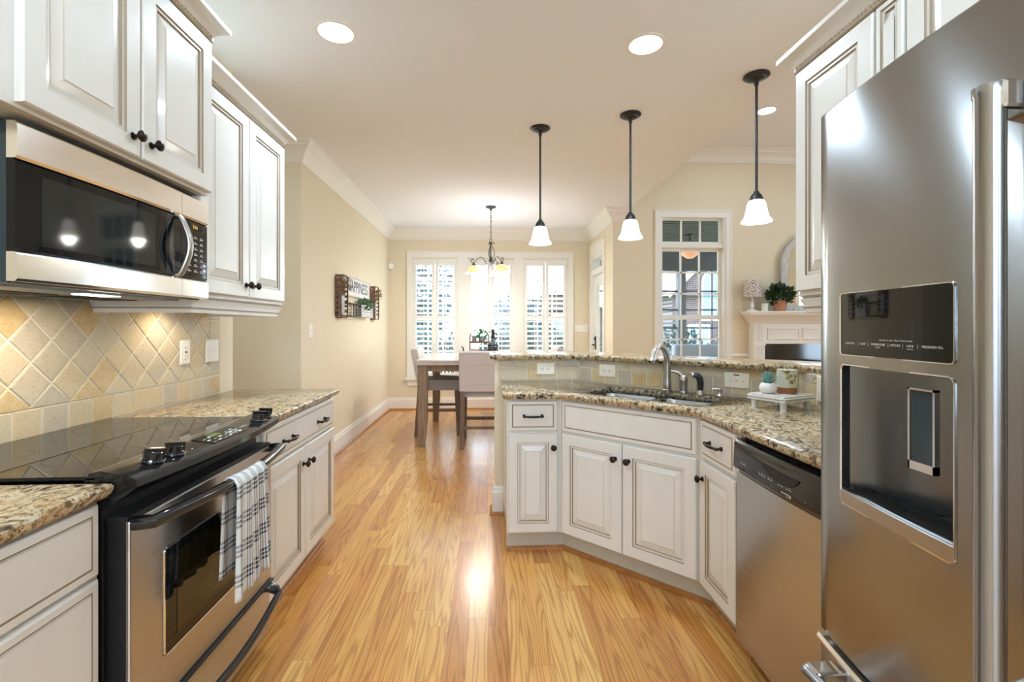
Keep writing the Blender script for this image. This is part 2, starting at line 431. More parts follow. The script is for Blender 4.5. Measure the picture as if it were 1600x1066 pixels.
        if recalc:
            bm = bmesh.new(); bm.from_mesh(me); bmesh.ops.recalc_face_normals(bm, faces=bm.faces); bm.to_mesh(me); bm.free()
        if smooth or sub:
            for p in me.polygons: p.use_smooth = True
            if smooth and not sub: me.set_sharp_from_angle(angle=radians(40 if smooth is True else smooth))
        me.update()
        o = bpy.data.objects.new(name, me); COL.objects.link(o)
        if parent: o.parent = parent
        if loc: o.location = loc
        if bevel:
            md = o.modifiers.new('edge', 'BEVEL'); md.width = bevel; md.segments = seg; md.limit_method = 'ANGLE'; md.angle_limit = radians(40)
        if sub:
            md = o.modifiers.new('round', 'SUBSURF'); md.levels = sub; md.render_levels = sub
        return o

def thing(name, label, cat, loc=(0, 0, 0), rz=0.0, group=None):
    o = bpy.data.objects.new(name, None); COL.objects.link(o)
    o.location = loc; o.rotation_euler = (0, 0, rz); o.empty_display_size = 0.1
    return tag(o, label, cat, group)
def tag(o, label, cat, group=None):
    o['label'] = label; o['category'] = cat
    if group: o['group'] = group
    return o
def struct(name, mb, m, bevel=0.0, smooth=False, parent=None):
    o = mb.build(name, m, parent, bevel, smooth); o['kind'] = 'structure'; return o
def dup(root, loc, rz, label, group=None):
    r = root.copy(); COL.objects.link(r); r.location = loc; r.rotation_euler = (0, 0, rz); r['label'] = label
    if group: r['group'] = group
    def kids(a, b):
        for ch in [c for c in bpy.data.objects if c.parent == a]:
            c = ch.copy(); COL.objects.link(c); c.parent = b; kids(ch, c)
    kids(root, r)
    return r
def lettering(name, body, size, loc, rot, m, parent=None, ext=0.0004, align='CENTER'):
    cu = bpy.data.curves.new(name, 'FONT'); cu.body = body; cu.size = size; cu.extrude = ext; cu.align_x = align; cu.align_y = 'CENTER'
    cu.resolution_u = 3
    tmp = bpy.data.objects.new(name, cu); COL.objects.link(tmp)
    me = bpy.data.meshes.new_from_object(tmp.evaluated_get(bpy.context.evaluated_depsgraph_get()))
    bpy.data.objects.remove(tmp); bpy.data.curves.remove(cu)
    me.name = name; me.materials.clear(); me.materials.append(M[m]); o = bpy.data.objects.new(name, me); COL.objects.link(o)
    o.location = loc; o.rotation_euler = rot
    if parent: o.parent = parent
    return o
def lamp(name, kind, loc, energy, color, parent=None, size=0.1, rot=(0, 0, 0), spot=None, blend=0.5):
    d = bpy.data.lights.new(name, kind); d.energy = energy; d.color = color
    if kind == 'AREA': d.shape = 'DISK'; d.size = size
    else: d.shadow_soft_size = size
    if spot: d.spot_size = spot; d.spot_blend = blend
    o = bpy.data.objects.new(name, d); COL.objects.link(o); o.location = loc; o.rotation_euler = rot
    if parent: o.parent = parent
    return o
def TR(x=0, y=0, z=0): return Matrix.Translation((x, y, z))
RX, RY, RZ = (lambda a: Matrix.Rotation(a, 4, 'X')), (lambda a: Matrix.Rotation(a, 4, 'Y')), (lambda a: Matrix.Rotation(a, 4, 'Z'))
def arc(cx, cy, r, a0, a1, n): return [(cx + r * cos(a0 + (a1 - a0) * i / n), cy + r * sin(a0 + (a1 - a0) * i / n)) for i in range(n + 1)]
def rrect(x0, x1, y0, y1, r, n=5):
    return arc(x1 - r, y0 + r, r, -pi / 2, 0, n) + arc(x1 - r, y1 - r, r, 0, pi / 2, n) + arc(x0 + r, y1 - r, r, pi / 2, pi, n) + arc(x0 + r, y0 + r, r, pi, 1.5 * pi, n)

# ================================================================ ROOM SHELL
ZC, ZG = 2.77, 3.55
struct('floor', MB().box(-3.3, 7.1, -3.1, 7.47, -0.05, 0.0), 'floor')
struct('ceiling', MB().box(-3.3, 1.79, -3.1, 7.47, ZC, ZC + 0.08), 'ceiling')
struct('ceiling_great_room', MB().box(1.79, 7.1, 0.5, 6.1, ZG, ZG + 0.08), 'ceiling')
struct('wall_header', MB().box(1.66, 1.79, 0.5, 5.97, ZC + 0.08, ZG + 0.08), 'wall')
struct('wall_left', MB().box(-1.62, -1.5, -3.0, 2.87, 0, ZC), 'wall')
struct('wall_hall_near', MB().box(-3.2, -1.62, 2.75, 2.87, 0, ZC), 'wall')
struct('wall_hall', MB().box(-3.2, -1.64, 3.94, 4.06, 0, ZC), 'wall')
struct('wall_hall_end', MB().box(-3.3, -3.2, 2.75, 4.06, 0, ZC), 'wall')
struct('wall_left_dining', MB().box(-1.64, -1.52, 3.94, 7.47, 0, ZC), 'wall')
m = MB()
m.box(-1.52, -1.165, 7.35, 7.47, 0, ZC); m.box(1.244, 1.59, 7.35, 7.47, 0, ZC)
m.box(-1.165, 1.244, 7.35, 7.47, 0, 0.47); m.box(-1.165, 1.244, 7.35, 7.47, 2.335, ZC)
m.box(-0.465, -0.319, 7.35, 7.47, 0.47, 2.335); m.box(0.399, 0.547, 7.35, 7.47, 0.47, 2.335)
struct('wall_far', m, 'wall')
m = MB()
m.box(1.59, 1.71, 5.97, 6.45, 0, ZC); m.box(1.59, 1.71, 7.2, 7.47, 0, ZC); m.box(1.59, 1.71, 6.45, 7.2, 2.36, ZC)
struct('wall_right_dining', m, 'wall')
m = MB()
m.box(1.71, 2.2, 5.97, 6.09, 0, ZG); m.box(3.06, 7.0, 5.97, 6.09, 0, ZG)
m.box(2.2, 3.06, 5.97, 6.09, 0, 0.82); m.box(2.2, 3.06, 5.97, 6.09, 2.71, ZG)
m.box(1.59, 1.71, 5.97, 6.09, ZC + 0.08, ZG)
struct('wall_far_great_room', m, 'wall')
m = MB()
for y0, y1 in ((0.6, 1.4), (2.6, 5.97)): m.box(7.0, 7.12, y0, y1, 0, ZG)
for y0, y1 in ((1.4, 2.6),): m.box(7.0, 7.12, y0, y1, 0, 0.5); m.box(7.0, 7.12, y0, y1, 2.7, ZG)
struct('wall_right_great_room', m, 'wall')
struct('wall_near_great_room', MB().box(1.66, 7.12, 0.5, 0.6, 0, ZG), 'wall')
struct('wall_right', MB().box(1.535, 1.66, -3.0, 2.08, 0, 2.31).box(1.645, 1.66, -3.0, 2.08, 2.31, ZC).box(1.535, 1.66, 2.08, 2.30, 0, 1.05), 'wall')
m = MB()
m.box(-1.62, -.9, -3.1, -3.0, 0, ZC); m.box(1.0, 1.66, -3.1, -3.0, 0, ZC); m.box(-.9, 1.0, -3.1, -3.0, 0, 0.9); m.box(-.9, 1.0, -3.1, -3.0, 2.3, ZC)
struct('wall_back', m, 'wall')

# half wall behind the sink run
HW = [(0.045, 3.22), (0.628, 3.22), (1.535, 2.25)]
struct('wall_peninsula', MB().prism(HW + [(1.655, 2.335), (0.684, 3.34), (0.045, 3.34)], 0, 1.05), 'wall')

def crown_prof(z): return [(0, z - .165), (.012, z - .165), (.017, z - .15), (.03, z - .14), (.034, z - .125), (.05, z - .10), (.078, z - .06), (.095, z - .05), (.1, z - .03), (.116, z - .02), (.118, z), (0, z)]
struct('trim_1', MB().sweep([(-3.2, 3.94), (-1.52, 3.94), (-1.52, 7.35), (1.59, 7.35), (1.59, 5.97), (1.79, 5.97)], crown_prof(ZC)), 'trim', smooth=True)
struct('trim_2', MB().sweep([(1.79, 5.97), (7.0, 5.97)], crown_prof(ZG)), 'trim', smooth=True)
BB = [(0, 0), (.016, 0), (.016, .15), (.010, .163), (.009, .178), (.004, .19), (0, .19)]
SH = [(.016, 0), (.034, 0), (.032, .012), (.024, .02), (.016, .022)]
def baseboard(name, path):
    o = struct(name, MB().sweep(path, BB), 'trim')
    struct('shoe_molding', MB().sweep(path, SH), 'shoe', parent=o)
baseboard('baseboard_left', [(-3.2, 3.94), (-1.52, 3.94), (-1.52, 7.35), (1.59, 7.35), (1.59, 7.29)])
baseboard('baseboard_right', [(1.59, 6.36), (1.59, 5.97), (3.3, 5.97)])
baseboard('baseboard_peninsula', [(0.045, 3.34), (0.045, 3.22), (0.105, 3.22)])
# chair rail of the great room
struct('trim_3', MB().sweep([(3.135, 5.97), (3.45, 5.97)], [(0, .88), (.02, .885), (.03, .90), (.02, .92), (0, .925)]), 'trim')

# ---- window_1: triple window of the dining end
def casing_boxes(m, x0, x1, z0, z1, w, y, t=0.02):
    m.box(x0, x0 + w, y - t, y, z0, z1); m.box(x1 - w, x1, y - t, y, z0, z1); m.box(x0 + w, x1 - w, y - t, y, z1 - w * 1.25, z1)
    m.box(x0 - .004, x0 + .014, y - t - .008, y, z0, z1 + .004); m.box(x1 - .014, x1 + .004, y - t - .008, y, z0, z1 + .004); m.box(x0 + .014, x1 - .014, y - t - .008, y, z1 - .014, z1 + .004)
m = MB(); casing_boxes(m, -1.235, 1.325, 0.485, 2.43, 0.074, 7.35)
m.box(-0.465, -0.319, 7.33, 7.35, 0.485, 2.34); m.box(0.399, 0.547, 7.33, 7.35, 0.485, 2.34)
w1 = struct('window_1', m, 'trim', bevel=0.003)
m = MB().box(-1.27, 1.36, 7.29, 7.40, 0.455, 0.485); m.box(-1.23, 1.32, 7.322, 7.35, 0.37, 0.455); m.box(-1.24, 1.33, 7.31, 7.35, 0.435, 0.455)
struct('window_sill', m, 'trim', bevel=0.004, parent=w1)
OPEN = [(-1.165, -0.465), (-0.319, 0.399), (0.547, 1.244)]
for x0, x1 in OPEN:
    m = MB(); y0, y1 = 7.425, 7.455
    for a, b, c, d in ((x0, x0 + .045, .485, 2.335), (x1 - .045, x1, .485, 2.335), (x0, x1, .485, .55), (x0, x1, 2.28, 2.335), (x0, x1, 1.385, 1.43)): m.box(a, b, y0, y1, c, d)
    cx = (x0 + x1) / 2
    for f in (1 / 3, 2 / 3): m.box(x0 + (x1 - x0) * f - .009, x0 + (x1 - x0) * f + .009, y0 + .006, y1 - .006, .55, 2.28)
    for z in (.84, 1.12, 1.71, 2.0): m.box(x0 + .04, x1 - .04, y0 + .006, y1 - .006, z - .009, z + .009)
    struct('sash', m, 'trim', parent=w1)
    struct('pane', MB().box(x0 + .03, x1 - .03, 7.438, 7.441, .52, 2.3), 'glass', parent=w1)

# ---- window_2: tall window of the great room
m = MB(); casing_boxes(m, 2.134, 3.13, 0.80, 2.765, 0.072, 5.97)
m.box(2.2, 2.225, 5.965, 6.09, .82, 2.71); m.box(3.035, 3.06, 5.965, 6.09, .82, 2.71); m.box(2.2, 3.06, 5.965, 6.09, 2.685, 2.71)
w2 = struct('window_2', m, 'trim', bevel=0.003)
struct('window_sill', MB().box(2.11, 3.15, 5.92, 6.09, .775, .82), 'trim', parent=w2, bevel=.004)
def sash(x0, x1, z0, z1, y, cols, rows, fr, par):
    m = MB(); m.box(x0, x0 + fr, y, y + .03, z0, z1); m.box(x1 - fr, x1, y, y + .03, z0, z1); m.box(x0 + fr, x1 - fr, y, y + .03, z0, z0 + fr); m.box(x0 + fr, x1 - fr, y, y + .03, z1 - fr, z1)
    for i in range(1, cols):
        x = x0 + fr + (x1 - x0 - 2 * fr) * i / cols; m.box(x - .010, x + .010, y + .005, y + .025, z0 + fr, z1 - fr)
    for i in range(1, rows):
        z = z0 + fr + (z1 - z0 - 2 * fr) * i / rows; m.box(x0 + fr, x1 - fr, y + .005, y + .025, z - .010, z + .010)
    struct('sash', m, 'trim', parent=par)
    struct('pane', MB().box(x0 + .01, x1 - .01, y + .013, y + .016, z0 + .01, z1 - .01), 'glass', parent=par)
sash(2.225, 3.035, 2.345, 2.685, 6.03, 3, 1, .03, w2)
sash(2.225, 3.035, 1.39, 2.29, 6.05, 3, 3, .035, w2)
sash(2.225, 3.035, .82, 1.40, 6.02, 3, 2, .035, w2)
struct('transom_bar', MB().box(2.225, 3.035, 5.985, 6.09, 2.29, 2.345), 'trim', parent=w2, bevel=.004)

# ---- door_1: glazed porch door with transom light
m = MB()
for y0, y1 in ((6.37, 6.45), (7.2, 7.28)): m.box(1.57, 1.59, y0, y1, 0, 2.49)
m.box(1.57, 1.59, 6.45, 7.2, 2.33, 2.49); m.box(1.56, 1.59, 6.36, 7.29, 2.47, 2.50)
m.box(1.58, 1.71, 6.45, 7.2, 2.045, 2.13); m.box(1.59, 1.71, 6.45, 6.475, 0, 2.36); m.box(1.59, 1.71, 7.175, 7.2, 0, 2.36); m.box(1.59, 1.71, 6.475, 7.175, 2.29, 2.36)
d1 = struct('door_1', m, 'trim', bevel=.003)
m = MB(); X0, X1 = 1.63, 1.67
m.box(X0, X1, 6.48, 6.60, .01, 2.04); m.box(X0, X1, 7.05, 7.17, .01, 2.04); m.box(X0, X1, 6.6, 7.05, .01, .30); m.box(X0, X1, 6.6, 7.05, 1.88, 2.04)
struct('door_leaf', m, 'trim', parent=d1, bevel=.004)
struct('pane', MB().box(1.647, 1.651, 6.6, 7.05, .30, 1.88), 'glass', parent=d1)
m = MB()
for i in range(1, 4): m.box(1.645, 1.66, 6.475 + .7 * i / 4 - .01, 6.475 + .7 * i / 4 + .01, 2.13, 2.29)
struct('transom_muntins', m, 'trim', parent=d1)
struct('transom_pane', MB().box(1.651, 1.654, 6.475, 7.175, 2.13, 2.29), 'glass', parent=d1)
m = MB().box(1.618, 1.63, 7.085, 7.125, .93, 1.13); m.tube([(1.63, 7.105, 1.0), (1.575, 7.105, 1.0), (1.57, 7.09, 1.0), (1.57, 7.0, .995)], .009)
m.lathe([(0, 0), (.022, 0), (.022, .02), (0, .02)], 14, TR(1.605, 7.105, 1.09) @ RY(pi / 2))
struct('door_handle', m, 'blackmatte', parent=d1, smooth=True)
# unseen window added behind the camera to bring daylight into the kitchen
m = MB(); casing_boxes(m, -1.03, 1.03, 0.86, 2.38, 0.08, 0, .02)
for a, b, c, d in ((-.95, -.89, .9, 2.3), (.89, .95, .9, 2.3), (-.95, .95, .9, .96), (-.95, .95, 2.24, 2.3), (-.05, .05, .9, 2.3), (-.95, .95, 1.57, 1.61)): m.box(a, b, .03, .06, c, d)
o = struct('window_3', m, 'trim'); o.location = (0.05, -3.0, 0); o.rotation_euler = (0, 0, pi)
struct('bounce_terrace', MB().box(-6, 6, -9, -3.1, -.12, -.05), 'patio')  # unseen pale ground added to reflect daylight up through the back window
for i, (y0, y1) in enumerate(((1.4, 2.6),)):
    m = MB()
    for a, b, c, d in ((y0, y0 + .06, .5, 2.7), (y1 - .06, y1, .5, 2.7), (y0, y1, .5, .56), (y0, y1, 2.64, 2.7), (y0, y1, 1.56, 1.62)): m.box(7.02, 7.06, a, b, c, d)
    struct('window_%d' % (4 + i), m, 'trim')

# ================================================================ CABINETS
DL = lambda t: [(0, 0), (0, -t + .005), (.004, -t)]
def door_panel(w, h, t=.02, rail=.056):
    L = DL(t) + [(rail, -t), (rail + .003, -t + .005), (rail + .012, -t + .004), (rail + .0155, -t + .010), (rail + .046, -t + .002), (rail + .0485, -t + .0005)]
    return MB().rings(w, h, L, [0, 0, 0, 1, 0, 1, 0, 2])
def drawer_front(w, h, t=.02, e=.024):
    L = [(0, 0), (0, -t + .008), (.005, -t + .003), (e - .004, -t + .003), (e, -t + .005), (e + .003, -t)]
    return MB().rings(w, h, L, [0, 0, 0, 1, 2])
CM = ['cream', 'glaze', 'glaze2']
def knob(parent, x, y, z):
    m = MB().lathe([(.0, 0), (.011, 0), (.011, .004), (.006, .006), (.0055, .016), (.012, .019), (.0165, .024), (.0165, .028), (.012, .033), (.005, .036), (0, .037)], 18, TR(x, y, z) @ RX(pi / 2))
    return m.build('knob', 'bronze', parent, smooth=True)
def pull(parent, x, y, z, w=.10):
    pts = [(-w / 2, .0, 0), (-w / 2, -.02, 0)] + [(-w / 2 + w * i / 10, -.024 - .012 * sin(pi * i / 10), 0) for i in range(11)] + [(w / 2, -.02, 0), (w / 2, 0, 0)]
    r = [.006, .006] + [.0045 + .0022 * sin(pi * i / 10) for i in range(11)] + [.006, .006]
    m = MB().tube([(x + a, y + b, z + c) for a, b, c in pts], r, 10)
    for sx in (-w / 2, w / 2): m.lathe([(0, -.001), (.0095, 0), (.0085, .006), (0, .008)], 14, TR(x + sx, y, z) @ RX(pi / 2)); m.lathe([(0, 0), (.0085, .002), (.006, .008), (0, .010)], 14, TR(x + sx, y - .022, z) @ RX(pi / 2))
    return m.build('pull_handle', 'bronze', parent, smooth=True)
def cabinet(name, label, loc, rz, Wd, D, z0, z1, fronts, toe=True, cat='cabinet', group=None, top=True, shell=True):
    """local frame: x across, front at y=-D, back at y=0"""
    t = thing(name, label, cat, loc, rz, group); m = MB()
    if shell:
        m.box(0, .018, -D + .02, 0, z0, z1); m.box(Wd - .018, Wd, -D + .02, 0, z0, z1)
        m.box(.018, Wd - .018, -D + .02, -.01, z0, z0 + .018); m.box(.018, Wd - .018, -.01, 0, z0, z1)
        if top: m.box(.018, Wd - .018, -D + .02, -.01, z1 - .018, z1)
    m.box(0, Wd, -D, -D + .02, z0, z1)
    m.build('cabinet_body', 'cream', t, bevel=.0015)
    if toe:
        k = MB().box(0, Wd, -D + .055, -D + .07, 0, z0)
        k.build('toe_kick', 'toe', t)
        MB().sweep([(0, -D + .055), (Wd, -D + .055)], [(0, 0), (.018, 0), (.016, .012), (.008, .019), (0, .02)]).build('shoe_molding', 'shoe', t)
    for f in fronts:
        kind, x0, x1, a, b = f[:5]; hw = f[5] if len(f) > 5 else []
        if kind == 'door': o = door_panel(x1 - x0, b - a, rail=f[6] if len(f) > 6 else .056).build('door', CM, t)
        else: o = drawer_front(x1 - x0, b - a).build('drawer' if kind == 'drawer' else 'false_front', CM, t)
        o.location = (x0, -D - .001, a)
        for h in hw:
            if h[0] == 'k': knob(o, h[1], -.020, h[2])
            else: pull(o, h[1], -.020, h[2])
    return t
def crown(parent, path, z, name='crown_molding', side=1):
    pr = [(0, 0), (.008, 0), (.010, .006), (.010, .022), (.014, .026), (.018, .034), (.03, .046), (.044, .054), (.05, .058), (.05, .074), (0, .074)]
    o = MB().sweep(path, [(a * 1.1, z + b * 1.0) for a, b in pr], side=side).build(name, 'cream', parent, smooth=True)
    MB().sweep(path, [(.0109, z + .0055), (.0118, z + .0045), (.0118, z + .0035), (.0088, z - .001), (.0, z - .001), (0, z + .0055)], side=side).build('glaze_line', 'glaze', o)
    m = MB()
    for (ax, ay), (bx, by) in zip(path[:-1], path[1:]):
        d = Vector((bx - ax, by - ay)); L = d.length; d.normalize(); nn = Vector((d.y, -d.x)) * side; k = int(L / .017)
        for i in range(k + 1):
            p = Vector((ax, ay)) + d * (L * (i + .5) / (k + 1)) + nn * .0125
            a = math.atan2(d.y, d.x)
            m.add([(Vector((p.x, p.y, z + .014)) + Matrix.Rotation(a, 3, 'Z') @ (Matrix.Rotation(.5, 3, 'Y') @ Vector(v))) for v in ((-.0072, 0, 0), (0, 0, -.0105), (.0072, 0, 0), (0, 0, .0105), (0, .009, 0), (0, -.009, 0))],
                  [(0, 1, 5), (1, 2, 5), (2, 3, 5), (3, 0, 5), (1, 0, 4), (2, 1, 4), (3, 2, 4), (0, 3, 4)])
    q = m.build('rope_bead', ['glaze2'], o)
    return o
def rail(parent, path, z0, z1, side=1):
    h = z1 - z0
    pr = [(0, z1), (.004, z1), (.004, z1 - .006), (-.008, z1 - .012), (-.008, z1 - .016), (-.002, z1 - .022), (-.012, z0 + .022), (-.010, z0 + .016), (-.016, z0 + .014), (-.016, z0), (-.03, z0), (-.03, z1)]
    o = MB().sweep(path, pr, side=side).build('light_rail', 'cream', parent, smooth=True)
    MB().sweep(path, [(-.0079, z1 - .0125), (-.0070, z1 - .0125), (-.0070, z1 - .0165), (-.0079, z1 - .0165)], side=side).sweep(path, [(-.0099, z0 + .0165), (-.0092, z0 + .0165), (-.0092, z0 + .021), (-.011, z0 + .021)], side=side).build('glaze_lines', 'glaze', o)
HL = pi / 2      # left wall faces +X
HR = -pi / 2     # right wall faces -X
# ---- left base cabinets (front face X=-.905)
cabinet('base_cabinet', 'cream glazed base cabinet with one wide drawer and two doors beyond the range', (-1.498, 1.947, 0), HL, .913, .573, .115, .868,
        [('drawer', .02, .893, .69, .855, [('p', .225, .075), ('p', .65, .075)]),
         ('door', .02, .453, .125, .68, [('k', .402, .475)]), ('door', .461, .893, .125, .68, [('k', .034, .475)])], group='cream base cabinets')
cabinet('base_cabinet', 'cream glazed base cabinet in the near corner left of the range, two deep drawer fronts', (-1.498, .235, 0), HL, .937, .573, .115, .868,
        [('drawer', .02, .922, .69, .855), ('drawer', .02, .922, .125, .68)], group='cream base cabinets')
def slab(poly, z0, z1, hole=None, depth=.012, drop=None):
    """stone slab with rounded front edges; poly anticlockwise"""
    prof = [(0 - depth, z1), (-.004, z1 - .003), (0, z1 - .010), (-.001, (z0 + z1) / 2), (-.004, z0 + .008), (-.010, z0), (-depth - .002, z0)]
    m = MB(); P = [Vector((p[0], p[1])) for p in poly]; n = len(P); k = len(prof); vs = []
    for i in range(n):
        d0 = (P[i] - P[i - 1]).normalized(); d1 = (P[(i + 1) % n] - P[i]).normalized()
        n0 = Vector((d0.y, -d0.x)); n1 = Vector((d1.y, -d1.x)); b = (n0 + n1) / max(.2, 1 + n0.dot(n1))
        vs += [(P[i].x + b.x * o, P[i].y + b.y * o, z) for o, z in prof]
    fs = [(i * k + j, ((i + 1) % n) * k + j, ((i + 1) % n) * k + j + 1, i * k + j + 1) for i in range(n) for j in range(k - 1)]
    m.add(vs, fs)
    for j, zz in ((0, z1), (k - 1, z0)):
        loop = [Vector(vs[i * k + j]) for i in range(n)]; loops = [loop] + ([[Vector((h[0], h[1], zz)) for h in hole]] if hole else [])
        bm = bmesh.new(); ee = []
        for l in loops:
            bv = [bm.verts.new(p) for p in l]; ee += [bm.edges.new((bv[q - 1], bv[q])) for q in range(len(bv))]
        bmesh.ops.triangle_fill(bm, use_beauty=True, use_dissolve=False, edges=ee)
        bm.verts.index_update(); m.add([v.co.copy() for v in bm.verts], [tuple(v.index for v in f.verts) for f in bm.faces]); bm.free()
    if hole:
        h = len(hole)
        m.add([(x, y, z1) for x, y in hole] + [(x, y, z0) for x, y in hole], [(i, (i + 1) % h, h + (i + 1) % h, h + i) for i in range(h)])
    o = m.build('countertop', 'granite', None)
    md = o.modifiers.new('weld', 'WELD'); md.merge_threshold = .0005
    for p in o.data.polygons: p.use_smooth = True
    o.data.set_sharp_from_angle(angle=radians(35))
    return o
tag(slab([(-1.498, 1.948), (-.886, 1.948), (-.886, 2.885), (-1.498, 2.885)], .869, .902), 'gold speckled granite countertop on the cabinet beyond the range', 'countertop', 'granite countertops')
tag(slab([(-1.498, .16), (-.886, .16), (-.886, 1.172), (-1.498, 1.172)], .869, .902), 'gold and black speckled granite countertop in the near left corner', 'countertop', 'granite countertops')

# ---- upper cabinets, left
c = cabinet('wall_cabinet', 'cream two-door wall cabinet directly above the microwave', (-1.498, 1.03, 0), HL, .825, .438, 1.765, 2.355,
        [('door', .085, .447, 1.775, 2.34, [('k', .33, .055)]), ('door', .455, .815, 1.775, 2.34, [('k', .035, .055)])], toe=False, group='cream wall cabinets')
crown(c, [(.825, 0), (.825, -.44), (0, -.44)], 2.352, side=-1)
c = cabinet('wall_cabinet', 'cream two-door wall cabinet right of the microwave, rail under it', (-1.498, 1.858, 0), HL, .779, .378, 1.395, 2.247,
        [('door', .012, .386, 1.405, 2.235, [('k', .345, .055)]), ('door', .394, .768, 1.405, 2.235, [('k', .03, .055)])], toe=False, group='cream wall cabinets')
crown(c, [(.779, 0), (.779, -.38), (0, -.38)], 2.244, side=-1)
rail(c, [(.779, 0), (.779, -.378), (0, -.378), (0, 0)], 1.325, 1.395, side=-1)
puck = MB().lathe([(0, 0), (.032, 0), (.034, -.006), (.03, -.014), (0, -.014)], 20, TR(.36, -.2, 1.394)).build('puck_light', 'canlens', c)
lamp('puck_lamp', 'SPOT', (-1.38, 2.22, 1.375), 3.2, (1, .82, .58), None, .02, spot=radians(150), blend=.8)

# ---- wall tile: bevelled stones on a grout bed
def clip(poly, x0, x1, z0, z1):
    for ax, v, sg in ((0, x0, 1), (0, x1, -1), (1, z0, 1), (1, z1, -1)):
        out = []
        for i in range(len(poly)):
            a, b = poly[i - 1], poly[i]; da, db = (a[ax] - v) * sg, (b[ax] - v) * sg
            if da >= 0: 
                if db >= 0: out.append(b)
                else: t = da / (da - db); out.append((a[0] + (b[0] - a[0]) * t, a[1] + (b[1] - a[1]) * t))
            elif db >= 0: t = da / (da - db); out += [(a[0] + (b[0] - a[0]) * t, a[1] + (b[1] - a[1]) * t), b]
        poly = out
        if not poly: return []
    return poly
def stone(m, poly, R, T, g=.003, h=.006):
    area = sum(poly[i - 1][0] * poly[i][1] - poly[i][0] * poly[i - 1][1] for i in range(len(poly))) / 2
    if abs(area) < 2e-4: return
    if area < 0: poly = poly[::-1]
    def inset(d):
        P = [Vector(p) for p in poly]; n = len(P); out = []
        for i in range(n):
            d0 = (P[i] - P[i - 1]); d1 = (P[(i + 1) % n] - P[i])
            if d0.length < 1e-5 or d1.length < 1e-5: out.append(P[i]); continue
            d0.normalize(); d1.normalize(); n0 = Vector((-d0.y, d0.x)); n1 = Vector((-d1.y, d1.x))
            out.append(P[i] + (n0 + n1) / max(.3, 1 + n0.dot(n1)) * d)
        return out
    a, b, cc = inset(g), inset(g + .001), inset(g + .004); n = len(a); k = len(m.v); tone = R.uniform(.05, .95)
    vs = [(p.x, -.0015, p.y) for p in a] + [(p.x, -h + .0015, p.y) for p in b] + [(p.x, -h, p.y) for p in cc]
    fs = [(i, (i + 1) % n, n + (i + 1) % n, n + i) for i in range(n)] + [(n + i, n + (i + 1) % n, 2 * n + (i + 1) % n, 2 * n + i) for i in range(n)] + [tuple(2 * n + i for i in range(n))]
    m.add(vs, fs, 0, T)
    for i in range(k, len(m.v)): m.tone[i] = tone
def diamonds(m, x0, x1, z0, z1, s, R, T, zr=None, xr=0):
    d = s / sqrt(2); zr = z0 if zr is None else zr
    for i in range(int((x1 - x0) / d) + 6):
        for j in range(-1, int((z1 - z0) / d) + 4):
            if (i + j) % 2: continue
            cx, cz = x0 + xr + (i - 2) * d, zr + j * d
            p = clip([(cx - d, cz), (cx, cz - d), (cx + d, cz), (cx, cz + d)], x0, x1, z0, z1)
            if len(p) > 2: stone(m, p, R, T)
def squares(m, x0, x1, z0, z1, w, R, T, x_at=None):
    x = x0 if x_at is None else x_at
    while x < x1 - .004:
        p = clip([(x, z0), (x + w, z0), (x + w, z1), (x, z1)], x0, x1, z0, z1)
        if len(p) > 2: stone(m, p, R, T)
        x += w
R = random.Random(3)
TL = TR(-1.5, .2, 0) @ RZ(HL)
t = thing('tile_backsplash', 'diamond laid travertine tile backsplash behind the range', 'backsplash', (-1.5, .2, 0), HL)
m = MB(); I = Matrix.Identity(4)
squares(m, 0, 2.43, .904, 1.004, .1, R, I, -.03); diamonds(m, 0, 2.43, 1.004, 1.37, .105, R, I, xr=.02)
for k in range(5): stone(m, [(2.43, .904 + .1 * k), (2.53, .904 + .1 * k), (2.53, min(1.39, 1.004 + .1 * k)), (2.43, min(1.39, 1.004 + .1 * k))], R, I)
m.build('stone_tiles', 'tile', t)
MB().box(0, 2.53, -.0025, -.0008, .903, 1.39).build('grout_bed', 'grout', t)

